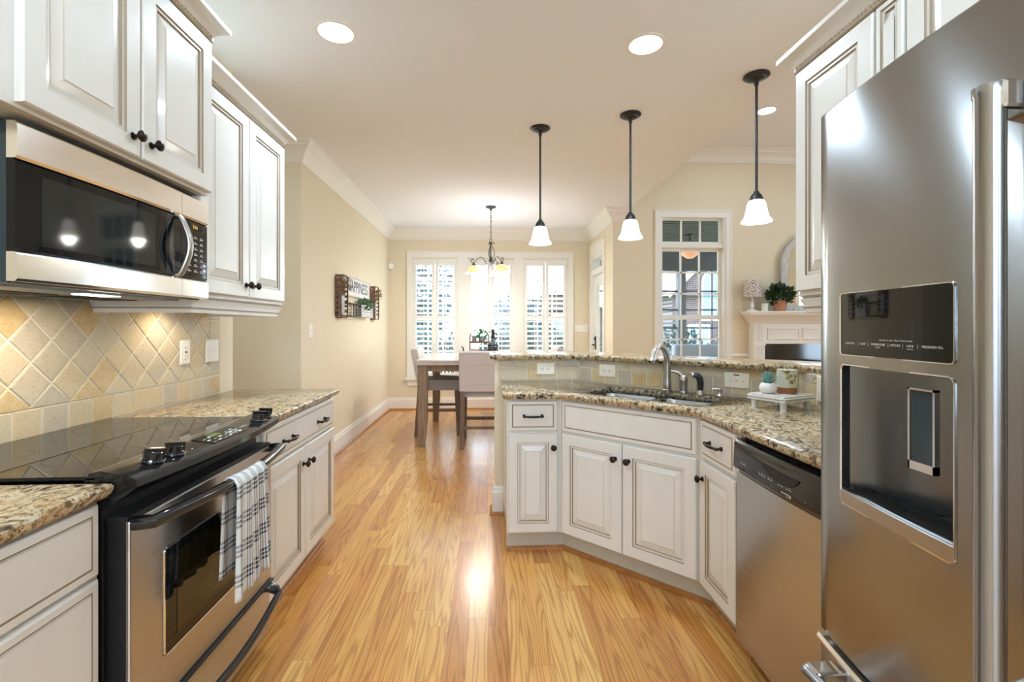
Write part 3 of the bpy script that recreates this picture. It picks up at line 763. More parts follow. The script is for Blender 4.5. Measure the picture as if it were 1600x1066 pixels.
def plate(name, label, cat, loc, rz, w, h, kind, mat_='white', group=None):
    t = thing(name, label, cat, loc, rz, group)
    m = MB().rings(w, h, [(0, 0), (0, -.003), (.004, -.006)], [0, 0], TR(-w / 2, 0, -h / 2)); m.build('cover_plate', mat_, t)
    def duplex(cx, cz, hor):
        for s_ in (-1, 1):
            f = MB(); g2 = MB()
            px, pz = (cx + s_ * .0195, cz) if hor else (cx, cz + s_ * .0195)
            f.lathe([(.0165, .0), (.0165, .0015), (0, .0015)], 20, TR(px, -.006, pz) @ RX(pi / 2))
            for a, b in ((-.0055, .004), (.0055, .004)):
                if hor: g2.box(px - .004 + .002, px + .004 + .002, -.0082, -.007, pz + a - .0011, pz + a + .0011)
                else: g2.box(px + a - .0011, px + a + .0011, -.0082, -.007, pz - .002, pz + .006)
            if hor: g2.lathe([(.0026, 0), (.0026, .001), (0, .001)], 10, TR(px - .008, -.0072, pz) @ RX(pi / 2))
            else: g2.lathe([(.0026, 0), (.0026, .001), (0, .001)], 10, TR(px, -.0072, pz - .008) @ RX(pi / 2))
            rc_ = f.build('receptacle', mat_, t); g2.build('slots', 'slot', rc_)
    if kind == 'duplex_h': duplex(0, 0, True)
    elif kind == 'duplex_v': duplex(0, 0, False)
    elif kind == 'gfci':
        MB().box(-.0165, .0165, -.0085, -.006, -.033, .033).build('receptacle', mat_, t, bevel=.001)
        g2 = MB()
        for s_ in (-1, 1):
            for a in (-.0055, .0055): g2.box(a - .001, a + .001, -.0092, -.0084, s_ * .02 - .002, s_ * .02 + .005)
        g2.box(-.008, .008, -.0092, -.0084, -.0045, -.0005); g2.box(-.008, .008, -.0092, -.0084, .001, .005); g2.build('slots', 'slot', t)
    else:
        n = kind
        for i in range(n):
            x = (i - (n - 1) / 2) * .046
            MB().box(x - .005, x + .005, -.0068, -.0058, -.012, .012).build('switch_slot', mat_, t)
            MB().add([(x - .004, -.006, -.004), (x + .004, -.006, -.004), (x + .004, -.006, .006), (x - .004, -.006, .006), (x - .0035, -.016, .004), (x + .0035, -.016, .004), (x + .0035, -.016, .009), (x - .0035, -.016, .009)],
                     [(0, 1, 5, 4), (1, 2, 6, 5), (2, 3, 7, 6), (3, 0, 4, 7), (4, 5, 6, 7)]).build('toggle', mat_, t)
    return t
plate('wall_outlet', 'white vertical outlet on the diamond tile above the range side counter', 'outlet', (-1.493, 2.415, 1.145), HL, .075, .118, 'gfci', 'white', 'wall outlets')
plate('switch_plate', 'white two gang switch plate at the far end of the diamond tile', 'switch', (-1.493, 2.645, 1.14), HL, .118, .118, 2, 'white')
plate('switch_plate', 'single white switch plate on the long left dining wall', 'switch', (-1.519, 4.145, 1.235), HL, .075, .12, 1, 'white')
plate('wall_outlet', 'white outlet low on the left dining wall near the baseboard', 'outlet', (-1.519, 5.38, .365), HL, .075, .118, 'duplex_v', 'white', 'wall outlets')
plate('switch_plate', 'white four gang switch plate right of the shuttered windows', 'switch', (1.455, 7.349, 1.245), 0, .21, .125, 4, 'white')

# ================================================================ RANGE
t = thing('electric_range', 'stainless slide-in electric range with black glass top and checked towel on its handle', 'range', (-1.506, 1.179, 0), HL)
RW = .762
m = MB().box(.004, RW - .004, -.585, -.02, .03, .895)
for x in (.05, RW - .05):
    for y in (-.54, -.06): m.box(x - .02, x + .02, y - .02, y + .02, 0, .03)
m.build('range_body', 'blackmatte', t, bevel=.003)
MB().box(-.004, RW + .004, -.575, -.018, .9035, .913).build('glass_cooktop', 'blackglass', t, bevel=.003)
for x, y, r in ((.19, -.16, .075), (.57, -.16, .09), (.19, -.42, .105), (.57, -.42, .075)):
    MB().lathe([(r, .9134), (r + .0012, .9134)], 48, TR(x, y, 0)).build('burner_ring', 'burner', t)
# control console: bowed in plan, sloping top, overhanging front
def bow(x, d=.03): return d * (1 - ((x / RW) * 2 - 1) ** 2)
N = 16; m = MB(); vs = []; fs = []
for i in range(N + 1):
    x = -.004 + (RW + .008) * i / N; b = bow(max(0, min(RW, x)))
    sec = [(-.55, .903), (-.56, .922), (-.585, .927), (-.655 - b, .912), (-.668 - b, .904), (-.67 - b, .888), (-.645 - b * .8, .868), (-.60 - b * .3, .842), (-.59, .838), (-.56, .84)]
    vs += [(x, y, z) for y, z in sec]
k = 10
fs = [(i * k + j, (i + 1) * k + j, (i + 1) * k + (j + 1) % k, i * k + (j + 1) % k) for i in range(N) for j in range(k)] + [tuple(range(k)), tuple(N * k + j for j in range(k))]
m.add(vs, fs); con = m.build('control_console', 'black', t, smooth=True)
def slope_T(x, y):     # frame lying on the console's sloping top
    b = bow(x); a = math.atan2(.015, .07 + b); z = .927 - (-.585 - y) * .015 / (.07 + b)
    return TR(x, y, z) @ RX(a)
for x, y in ((.105, -.632), (.175, -.640), (.655, -.640), (.722, -.632)):
    T = slope_T(x, y); m = MB()
    m.lathe([(.0, .0), (.027, 0), (.027, .006), (.0235, .009), (.021, .0092), (.0195, .026), (.017, .029), (0, .0295)], 26, T)
    m.box(-.0065, .0065, -.0235, .0235, .012, .036, 0, T @ RZ(.7))
    kb = m.build('knob', 'black', t, bevel=.0015)
    d = MB()
    for i in range(22): a = 2 * pi * i / 22; d.box(-.0007, .0007, -.002, .002, 0, .0006, 0, T @ RZ(a) @ TR(0, .0255, .0062))
    d.build('dial_marks', 'legend', kb)
T = slope_T(.41, -.638)
pan = MB().box(-.10, .10, -.036, .034, .0, .0015, 0, T).build('keypad', 'blackglass', t)
MB().box(-.045, .01, .004, .022, .0016, .0022, 0, T).build('clock_display', 'lcd', pan)
d = MB()
for i in range(6):
    for j in range(3):
        if j == 2 and 1 < i < 4: continue
        d.box(-.088 + i * .03, -.072 + i * .03, -.028 + j * .017, -.0265 + j * .017 + (.004 if (i + j) % 2 else .0), .0016, .002, 0, T)
for i in range(10): d.lathe([(.0038, .0016), (.0038, .002), (0, .002)], 10, T @ TR(.025 + (i % 5) * .0145, -.004 - (i // 5) * .014, 0))
d.build('keypad_legends', 'legend', pan)
T2 = slope_T(.545, -.640); MB().box(-.022, .022, -.004, .004, 0, .0012, 0, T2).build('badge', 'chrome', t)
for x, y in ((.24, -.65), (.14, -.662), (.69, -.66)): MB().box(-.004, .004, -.001, .001, 0, .0006, 0, slope_T(x, y)).build('printed_mark', 'legend', t)
MB().box(-.004, .004, -.001, .001, 0, .0008, 0, slope_T(.21, -.655)).build('indicator', 'legendred', t)
# oven door
dr = MB().box(.008, RW - .008, -.645, -.632, .275, .80).build('oven_door', 'steel', t, bevel=.004); MB().box(.012, RW - .012, -.632, -.587, .278, .80).build('door_core', 'blackmatte', dr)
MB().box(.008, RW - .008, -.64, -.587, .801, .812).build('door_top_edge', 'blackmatte', dr)
m = MB().box(.13, .645, -.6485, -.644, .395, .675); fr = m.build('window_frame', 'blackglass', dr, bevel=.0015)
m = MB(); x0, x1, z0, z1 = .127, .648, .392, .678
m.tube([(x, -.6465, z) for x, z in rrect(x0, x1, z0, z1, .012)], .0032, 6, True); m.build('window_trim', 'chrome', dr, smooth=True)
MB().box(.175, .60, -.6495, -.6484, .425, .652).build('oven_window', 'darkwindow' if 'darkwindow' in M else 'blackglass', dr)
hp = [(.02, -.648, .792), (.022, -.672, .794)] + [(.022 + .718 * i / 14, -.69 - .042 * sin(pi * i / 14), .795 - .0 * i) for i in range(15)] + [(.74, -.672, .794), (.742, -.648, .792)]
MB().tube(hp, [.0175, .0175] + [.0165] * 15 + [.0175, .0175], 14).build('oven_handle', 'black', dr, smooth=True)
# storage drawer with scooped handle
MB().box(.012, RW - .012, -.63, -.587, .07, .262).build('drawer_core', 'blackmatte', t)
dw = MB().box(.008, RW - .008, -.64, -.63, .07, .262).build('storage_drawer', 'steel', t, bevel=.005)
MB().box(.008, RW - .008, -.655, -.587, .2625, .2745).build('drawer_top_trim', 'blackmatte', t, bevel=.003)
hp = [(.03, -.635, .252), (.028, -.672, .235)] + [(.034 + .694 * i / 14, -.685 - .02 * sin(pi * i / 14), .222 - .022 * sin(pi * i / 14)) for i in range(15)] + [(.734, -.672, .235), (.732, -.635, .252)]
MB().tube(hp, [.02, .018] + [.013] * 15 + [.018, .02], 12).build('drawer_handle', 'black', t, smooth=True)

# ---- towel over the oven handle
def towel():
    m = MB(); NX, NZ = 26, 30; w = .235; x_c = .385; vs = []; L1, L2 = .36, .30
    for j in range(-NZ, NZ + 1):
        for i in range(NX + 1):
            u = i / NX; front = j <= 0; s_ = abs(j) / NZ; L = L1 if front else L2
            gather = 1 - .20 * (1 - s_) if front else 1 - .2 * (1 - s_)
            xx = x_c + (u - .5) * w * gather; hb = -.69 - .042 * sin(pi * (xx - .022) / .718)
            ca = pi * (1 - 0) * 0
            drop = s_ * L
            fold = (.006 + .012 * s_) * sin(u * 13 + .6) + .006 * s_ * sin(u * 29)
            if drop < .02:
                a = drop / .0185; z = .795 + .0185 * cos(a); y = hb + (-.0185 if front else .0185) * sin(a)
            else:
                z = .795 - (drop - .02); y = hb + (-.0195 - abs(fold) * .9 if front else .0185 - .2 * abs(fold))
            z += (.012 * (u - .5) * s_ if front else -.01 * (u - .3))
            vs.append((xx, y, z)); m.uv[len(vs) - 1] = (u * .40, j / NZ * L)
    n = NX + 1; fs = [(r * n + i, r * n + i + 1, (r + 1) * n + i + 1, (r + 1) * n + i) for r in range(2 * NZ) for i in range(NX)]
    m.add(vs, fs); o = m.build('tea_towel', 'plaid', None, smooth=True)
    md = o.modifiers.new('cloth', 'SOLIDIFY'); md.thickness = .003; md.offset = 0
    o.location = (-1.506, 1.179, 0); o.rotation_euler = (0, 0, HL)
    return tag(o, 'white kitchen towel with navy check hanging from the oven door handle', 'towel')
towel()

# ================================================================ MICROWAVE
t = thing('microwave', 'over-the-range stainless microwave with black glass door mounted under cream cabinet', 'microwave', (-1.49, 1.146, 1.372), HL)
MW, MD, MH = .745, .385, .378
MB().box(.006, MW - .006, -MD, -.005, .0, MH).build('housing', 'mwside', t, bevel=.006)
def bowed(m, x0, x1, z0, z1, yb, d=.014, off=0.0, n=14, rnd=.006):
    """panel whose front bows outward in plan"""
    vs = []
    for i in range(n + 1):
        x = x0 + (x1 - x0) * i / n; b = d * (1 - ((x / MW) * 2 - 1) ** 2) + off
        vs += [(x, yb, z0), (x, yb - .016 - b, z0), (x, yb - .022 - b, z0 + rnd), (x, yb - .022 - b, z1 - rnd), (x, yb - .016 - b, z1), (x, yb, z1)]
    fs = [(i * 6 + j, (i + 1) * 6 + j, (i + 1) * 6 + (j + 1) % 6, i * 6 + (j + 1) % 6) for i in range(n) for j in range(6)] + [tuple(range(6)), tuple(n * 6 + j for j in range(6))]
    return m.add(vs, fs)
dr = bowed(MB(), 0, .572, 0.072, .288, -MD, off=-.002).build('door', 'mwglass', t, smooth=24)
bowed(MB(), 0, .572, .288, .374, -MD, off=.002).build('top_band', 'mwsteel', dr, smooth=24)
bowed(MB(), 0, .572, .004, .072, -MD, off=.003).build('bottom_band', 'mwsteel', dr, smooth=24)
bowed(MB(), .06, .44, .092, .262, -MD, off=-.0012, rnd=.001).build('door_window', 'mwwindow', dr, smooth=24)
cp = bowed(MB(), .574, MW, .072, .288, -MD, off=-.002).build('control_panel', 'mwglass', t, smooth=24)
bowed(MB(), .574, MW, .288, .374, -MD, off=.002).build('top_band', 'mwsteel', cp, smooth=24)
bowed(MB(), .574, MW, .004, .072, -MD, off=.003).build('bottom_band', 'mwsteel', cp, smooth=24)
def mwy(x): return -MD - .0205 - .014 * (1 - ((x / MW) * 2 - 1) ** 2)
hx = .548
hp = [(hx, mwy(hx) + .004, .078), (hx, mwy(hx) - .012, .08)] + [(hx, mwy(hx) - .018 - .028 * sin(pi * i / 10), .088 + .182 * i / 10) for i in range(11)] + [(hx, mwy(hx) - .012, .278), (hx, mwy(hx) + .004, .28)]
MB().tube(hp, [.0085] * 15, 12, flat=1.5).build('door_handle', 'nickel', dr, smooth=24)
MB().box(hx - .055, hx - .016, mwy(hx) - .002, mwy(hx) + .004, .078, .282).build('handle_recess', 'black', dr, bevel=.003)
d = MB(); yy = mwy(.69)
MB().box(.62, .70, mwy(.70) - .0022, mwy(.70), .254, .276).build('display', 'mwglass', cp)
lettering('clock_digits', '2:16', .017, (.66, mwy(.70) - .0028, .265), (pi / 2, 0, 0), 'amberlcd', cp)
for i in range(3):
    for j in range(7):
        x = .612 + i * .04; y = mwy(x + .01) - .0012
        d.box(x, x + .02, y, y + .0015, .100 + j * .0205, .1025 + j * .0205); d.box(x + .003, x + .014, y, y + .0015, .106 + j * .0205, .1075 + j * .0205)
d.build('button_legends', 'legend', cp)
m = MB(); x = .70; m.tube([(x + .007 * cos(a * pi / 6), mwy(x) - .0015, .125 + .007 * sin(a * pi / 6)) for a in range(12)], .0008, 5, True); m.build('stop_mark', 'legendred', cp)
m = MB(); m.box(.05, MW - .05, -.33, -.05, -.004, .0005); m.build('bottom_plate', 'galv', t)
m = MB(); 
for i in range(14): m.box(.08 + i * .02, .088 + i * .02, -.2, -.08, -.0065, -.004); m.box(.40 + i * .02, .408 + i * .02, -.2, -.08, -.0065, -.004)
m.build('grease_filter', 'blackmatte', t); MB().box(.32, .44, -.31, -.26, -.0065, -.004).build('task_light', 'canlens', t)

lamp('task_lamp', 'AREA', (-1.27, 1.5, 1.358), 2.2, (1, .86, .66), None, .12)

# ================================================================ PENINSULA
cabinet('base_cabinet', 'narrow cream base cabinet at the open end of the sink run, one drawer, one door', (.105, 3.19, 0), 0, .295, .54, .115, .868,
        [('drawer', .008, .283, .69, .858, [('p', .1375, .085, )]), ('door', .008, .283, .125, .675, [('k', .25, .475)], .05)], group='cream base cabinets')
sk = cabinet('base_cabinet', 'wide cream glazed sink cabinet set at an angle, two doors under the sink', (.428, 2.658, 0), -pi / 4, .772, .02, .115, .868,
        [('false', .012, .760, .69, .858), ('door', .012, .383, .125, .675, [('k', .337, .475)]), ('door', .389, .760, .125, .675, [('k', .034, .475)])], shell=False, group='cream base cabinets')
cabinet('base_cabinet', 'narrow cream glazed base cabinet between the angled sink cabinet and the dishwasher', (1.52, 2.085, 0), HR, .322, .555, .115, .868,
        [('drawer', .012, .312, .69, .858, [('p', .15, .085)]), ('door', .012, .312, .125, .675, [('k', .03, .475)], .05)], shell=False, group='cream base cabinets')
S45 = RZ(-pi / 4)
TI = (TR(.428, 2.658, 0) @ S45).inverted()
m = MB().prism([(.4005, 2.650), (.413, 2.645), (.44, 2.672), (.4005, 2.70)], .115, .868, 0, TI).prism([(.9585, 2.098), (.965, 2.086), (1.0, 2.086), (.985, 2.126)], .115, .868, 0, TI)
m.build('corner_stile', 'cream', sk)
pa = [(.40, 2.705), (.435, 2.705), (.4527, 2.683)]; pb = [(.9986, 2.137), (1.02, 2.112), (1.02, 2.085)]
for p_ in (pa, pb): MB().sweep(p_, [(0, 0), (0, .115), (-.012, .115), (-.012, 0)], T=TI).build('toe_kick', 'toe', sk)
for p_ in (pa, pb): MB().sweep(p_, [(0, 0), (.018, 0), (.016, .012), (.008, .019), (0, .02)], T=TI).build('shoe_molding', 'shoe', sk)
def un(u, n): v = S45 @ Vector((u, n, 0)); return (v.x, v.y)
hole = [un(a, b) for a, b in rrect(-1.52, -.815, 2.225, 2.575, .05)]
tag(slab([(.08, 2.605), (.395, 2.605), (.925, 2.075), (.925, 1.163), (1.528, 1.163), (1.528, 2.245), (.623, 3.213), (.08, 3.213)], .869, .902, hole),
    'gold speckled granite countertop holding the double sink', 'countertop', 'granite countertops')
o = slab([(.012, 3.175), (.609, 3.175), (1.534, 2.186), (1.534, 2.083), (1.67, 2.083), (1.84, 2.42), (.80, 3.60), (.012, 3.60)], 1.051, 1.083)
o.name = 'bar_top'; tag(o, 'raised granite bar ledge on the half wall behind the sink', 'bar top', 'granite countertops')

# tile on the half wall and on the right wall
R = random.Random(11)
t = thing('tile_backsplash', 'travertine tile strip of squares under the raised bar ledge', 'backsplash', (.07, 3.22, 0), 0)
A2 = math.atan2(-.97, .907); L2 = 1.328
m = MB(); gm = MB()
def strip(T, L):
    squares(m, 0, L, .904, .998, .1, R, T); diamonds(m, 0, L, .998, 1.05, .145, R, T, xr=.05); gm.box(0, L, -.0025, -.0008, .904, 1.049, 0, T)
strip(I, .556); strip(TR(.558, 0, 0) @ RZ(A2), L2 - .010)
m.build('stone_tiles', 'tile', t); gm.build('grout_bed', 'grout', t)
t = thing('tile_backsplash', 'travertine tile on the right wall between counter and wall cabinet', 'backsplash', (1.535, 2.24, 0), HR)
m = MB(); squares(m, 0, 1.08, .904, 1.004, .1, R, I); diamonds(m, 0, .155, 1.004, 1.049, .105, R, I); diamonds(m, .162, 1.08, 1.004, 1.388, .105, R, I)
m.build('stone_tiles', 'tile', t); MB().box(0, .16, -.0025, -.0008, .903, 1.049).box(.16, 1.08, -.0025, -.0008, .903, 1.388).build('grout_bed', 'grout', t)
def on_angle(px_t): return (.628 + .907 * px_t - .0051, 3.22 - .97 * px_t - .0048)
plate('wall_outlet', 'almond sideways outlet on bar tile above the narrow end cabinet', 'outlet', (.392, 3.2125, .985), 0, .122, .078, 'duplex_h', 'almond', 'wall outlets')
x, y = on_angle(.169); plate('wall_outlet', 'almond sideways outlet on bar tile behind the left bowl of the sink', 'outlet', (x, y, .985), A2, .122, .08, 'duplex_h', 'almond', 'wall outlets')
x, y = on_angle(.774); t = plate('switch_plate', 'almond sideways plate with a dark slot on bar tile between soap dispenser and tray', 'switch', (x, y, .985), A2, .128, .082, 1, 'almond')
MB().box(-.014, .014, -.0068, -.0055, .026, .032).build('dark_slot', 'slot', t)
MB().lathe([(.003, 0), (.003, .001), (0, .001)], 10, TR(-.032, -.006, -.004) @ RX(pi / 2)).lathe([(.003, 0), (.003, .001), (0, .001)], 10, TR(.032, -.006, -.004) @ RX(pi / 2)).build('screws', 'galv', t)
plate('wall_outlet', 'almond outlet on right wall tile beside the refrigerator', 'outlet', (1.5275, 2.085, .985), HR, .085, .118, 'duplex_v', 'almond', 'wall outlets')

# ---- sink
t = thing('kitchen_sink', 'stainless double bowl sink set under the angled granite counter', 'sink', (0, 0, 0), -pi / 4)
def bowl(x0, x1, y0, y1, dep):
    m = MB(); L = []
    for ins, z, r in ((-.014, .8685, .06), (0, .8675, .055), (.004, .86, .055), (.012, dep + .03, .055), (.03, dep + .004, .05), (.06, dep, .04)):
        L.append([(x, y, z) for x, y in rrect(x0 + ins, x1 - ins, y0 + ins, y1 - ins, r, 6)])
    n = len(L[0]); vs = [p for l in L for p in l]
    fs = [(k * n + i, k * n + (i + 1) % n, (k + 1) * n + (i + 1) % n, (k + 1) * n + i) for k in range(len(L) - 1) for i in range(n)] + [tuple((len(L) - 1) * n + i for i in range(n))]
    m.add(vs, fs); o = m.build('bowl', 'sinksteel', t, smooth=True)
    MB().lathe([(.045, dep + .001), (.04, dep + .004), (.03, dep - .002), (0, dep - .002)], 24, TR((x0 + x1) / 2, (y0 + y1) / 2, 0)).build('drain', 'chrome', o, smooth=True)
bowl(-1.530, -1.182, 2.215, 2.585, .69); bowl(-1.152, -.805, 2.215, 2.585, .70)
MB().box(-1.182, -1.152, 2.23, 2.57, .84, .860).build('divider', 'sinksteel', t, bevel=.006)

# ---- faucet set: along the counter strip behind the bowls
def at_un(u, n): return (*un(u, n), .902)
t = thing('faucet', 'tall brushed nickel gooseneck faucet behind the sink', 'faucet', at_un(-1.167, 2.625), -pi / 4)
MB().lathe([(0, 0), (.028, 0), (.028, .006), (.022, .012), (.023, .02), (.0215, .06), (.02, .064), (.02, .075), (0, .075)], 24).build('base', 'nickel', t, smooth=True)
pts = [(0, 0, .07), (0, 0, .13)] + [(0, -.095 + .095 * cos(a), .155 + .105 * sin(a)) for a in [pi * i / 14 * .80 for i in range(15)]]
y_, z_ = pts[-1][1], pts[-1][2]; pts += [(0, y_ - .012, z_ - .025)]
MB().tube(pts, [.0195, .019] + [.0185 - .0003 * i for i in range(15)] + [.0145], 16).build('spout', 'nickel', t, smooth=True)
MB().tube([(0, y_ - .010, z_ - .02), (0, y_ - .017, z_ - .036)], [.0155, .0145], 16).build('aerator', 'chrome', t, smooth=True)
t = thing('faucet_lever', 'brushed nickel single lever faucet control right of the gooseneck', 'faucet lever', at_un(-1.067, 2.612), -pi / 4)
MB().lathe([(0, 0), (.027, 0), (.027, .006), (.0215, .010), (.0205, .05), (.023, .062), (.024, .078), (.019, .092), (.008, .1), (0, .101)], 22).build('body', 'nickel', t, smooth=True)
MB().tube([(-.002, -.002, .088), (-.018, -.012, .108), (-.038, -.022, .117), (-.058, -.03, .118)], [.013, .0105, .008, .0055], 12, flat=.8).build('lever', 'nickel', t, smooth=True)
t = thing('side_sprayer', 'brushed nickel side sprayer with dark grip between faucet lever and soap pump', 'sprayer', at_un(-.968, 2.60), -pi / 4)
MB().lathe([(0, 0), (.024, 0), (.024, .005), (.019, .016), (.017, .024), (0, .024)], 22).build('holder', 'nickel', t, smooth=True)
MB().tube([(0, 0, .022), (0, 0, .07), (-.004, -.004, .09), (-.016, -.010, .105), (-.032, -.018, .108)], [.0145, .0165, .0175, .017, .0145], 16).build('wand', 'iron', t, smooth=True)
MB().tube([(-.030, -.017, .108), (-.040, -.022, .106)], [.0155, .0135], 16).build('spray_head', 'chrome', t, smooth=True)
t = thing('soap_dispenser', 'small dark nickel soap dispenser pump at the right end of the sink', 'soap dispenser', at_un(-.862, 2.585), -pi / 4)
MB().lathe([(0, 0), (.0205, 0), (.0205, .006), (.016, .010), (.011, .016), (.010, .026), (.014, .030), (.014, .040), (0, .042)], 20).build('collar', 'nickel', t, smooth=True)
MB().tube([(0, 0, .038), (-.016, -.008, .041), (-.034, -.016, .037)], [.008, .006, .0045], 10).build('pump_spout', 'nickel', t, smooth=True)

# ---- tray with succulent and candle
tx, ty, ta = 1.325, 2.085, radians(24)
t = thing('footed_tray', 'white footed tray with beaded edge on granite beside the refrigerator', 'tray', (tx, ty, .902), ta)
MB().box(-.105, .105, -.088, .088, .042, .066).build('tray_top', 'greywash', t, bevel=.004)
m = MB()
for i in range(27):
    for y in (-.089, .089): m.lathe([(0, -.0042), (.0036, -.002), (.0042, 0), (.0036, .002), (0, .0042)], 8, TR(-.101 + i * .00777, y, .056))
for i in range(22):
    for x in (-.106, .106): m.lathe([(0, -.0042), (.0036, -.002), (.0042, 0), (.0036, .002), (0, .0042)], 8, TR(x, -.084 + i * .008, .056))
m.build('bead_edging', 'ceramic', t)
MB().box(-.107, .107, -.09, .09, .040, .0465).build('rim', 'signwhite', t, bevel=.002)
for x in (-.085, .085):
    for y in (-.068, .068): MB().lathe([(.0, 0), (.013, 0), (.012, .008), (.013, .02), (.0145, .041), (0, .041)], 14, TR(x, y, 0)).build('foot', 'signwhite', t, smooth=True)
def lxy(a, b): return (tx + a * cos(ta) - b * sin(ta), ty + a * sin(ta) + b * cos(ta))
t = thing('potted_succulent', 'small blue green succulent in a round white pot on the tray', 'succulent', (*lxy(-.045, .03), .968))
MB().lathe([(0, 0), (.02, 0), (.03, .006), (.037, .02), (.037, .03), (.031, .044), (.026, .048), (.024, .046), (.024, .042), (0, .042)], 26).build('pot', 'ceramic', t, smooth=True)
m = MB()
for ring, (n_, tilt, L, z) in enumerate(((9, .95, .042, .045), (8, .6, .05, .047), (6, .3, .055, .049), (3, .1, .05, .05))):
    for i in range(n_):
        a = 2 * pi * i / n_ + ring * .37; T = TR(0, 0, z) @ RZ(a) @ RY(tilt)
        m.lathe([(0, 0), (.005, .004), (.0068, L * .35), (.004, L * .75), (0, L)], 6, T)
m.build('leaves', 'succ', t, smooth=True)
t = thing('candle_jar', 'glass candle jar with pressed herbs and cork base on the tray', 'candle', (*lxy(.035, -.005), .968))
MB().lathe([(0, 0), (.041, 0), (.042, .028), (0, .028)], 30).build('cork_base', 'cork', t, smooth=True)
MB().lathe([(0, .0285), (.0405, .0285), (.0415, .048), (.0418, .048), (0, .048)], 30).build('white_wax', 'wax', t, smooth=True)
MB().lathe([(0, .0482), (.0422, .0482), (.043, .108), (0, .108)], 30).build('herb_wax', 'herb', t, smooth=True)
MB().lathe([(.0425, .029), (.0445, .13), (.0452, .134), (.0436, .134), (.0432, .1085)], 30).build('glass_jar', 'tumbler', t, smooth=True)
MB().tube([(0, 0, .107), (.001, 0, .116)], .0012, 6).build('wick', 'slot', t)

# ---- dishwasher
t = thing('dishwasher', 'stainless dishwasher with black control strip between cream cabinet and refrigerator', 'dishwasher', (1.52, 1.758, 0), HR)
DW = .598
MB().box(.004, DW - .004, -.545, -.005, .09, .862).build('tub_housing', 'blackmatte', t)
MB().box(.0, DW, -.50, -.48, 0, .09).build('toe_panel', 'blackmatte', t)
m = MB(); vs = []; n = 12; sec = [(-.55, .095), (-.572, .095), (-.577, .100), (-.577, .725), (-.572, .73), (-.55, .73)]
for i in range(n + 1):
    x = .002 + (DW - .004) * i / n; b = .012 * (1 - (2 * i / n - 1) ** 2); vs += [(x, y - (b if y < -.56 else 0), z) for y, z in sec]
m.add(vs, [(i * 6 + j, (i + 1) * 6 + j, (i + 1) * 6 + (j + 1) % 6, i * 6 + (j + 1) % 6) for i in range(n) for j in range(6)] + [tuple(range(6)), tuple(n * 6 + j for j in range(6))])
m.build('door_panel', 'steel', t, smooth=True)
m = MB(); vs = []; sec = [(-.55, .735), (-.582, .735), (-.590, .745), (-.586, .832), (-.575, .846), (-.55, .848)]
for i in range(n + 1):
    x = .002 + (DW - .004) * i / n; b = .014 * (1 - (2 * i / n - 1) ** 2); vs += [(x, y - (b if y < -.56 else 0), z) for y, z in sec]
m.add(vs, [(i * 6 + j, (i + 1) * 6 + j, (i + 1) * 6 + (j + 1) % 6, i * 6 + (j + 1) % 6) for i in range(n) for j in range(6)] + [tuple(range(6)), tuple(n * 6 + j for j in range(6))])
cp = m.build('control_strip', 'black', t, smooth=True)
def dwy(x): return -.588 - .014 * (1 - (2 * x / DW - 1) ** 2)
m = MB(); 
for (x0, x1, z0, z1) in ((.215, .40, .775, .812),):
    pts = [(x0 + (x1 - x0) * i / 12, dwy(x0 + (x1 - x0) * i / 12) - .0012, z1 - (z1 - z0) * sin(pi * i / 12) ** .6) for i in range(13)]
    m.tube(pts, .0022, 6); 
    top = [(p[0], p[1] - .0005, z1) for p in pts]; m.add([p for p in pts] + top, [(i, i + 1, 14 + i, 13 + i) for i in range(12)])
m.build('handle_pocket', 'slot', cp)
d = MB()
for i, x in enumerate((.06, .075, .09, .19, .205, .22, .245, .26, .30, .315, .34, .355)): d.box(x, x + .010, dwy(x) - .0012, dwy(x) + .0005, .770, .7715); d.box(x, x + .006, dwy(x) - .0012, dwy(x) + .0005, .776, .777)
for i, x in enumerate((.20, .222, .244, .266, .40, .425, .45, .505, .535)): d.lathe([(.0065 if i > 3 else .005, 0), (0, .0012)], 12, TR(x, dwy(x) - .0003, .758) @ RX(pi / 2))
d.build('button_legends', 'legend', cp)
MB().lathe([(.007, 0), (0, .0015)], 12, TR(.545, dwy(.545) - .0006, .757) @ RX(pi / 2)).build('stop_button', 'legendred', cp)
MB().box(.318, .366, dwy(.34) - .0018, dwy(.34), .747, .756).build('badge', 'chrome', cp); lettering('badge_lettering', 'Kenmore', .009, (.342, dwy(.34) - .0021, .7515), (pi / 2, 0, 0), 'slot', cp, .0002)

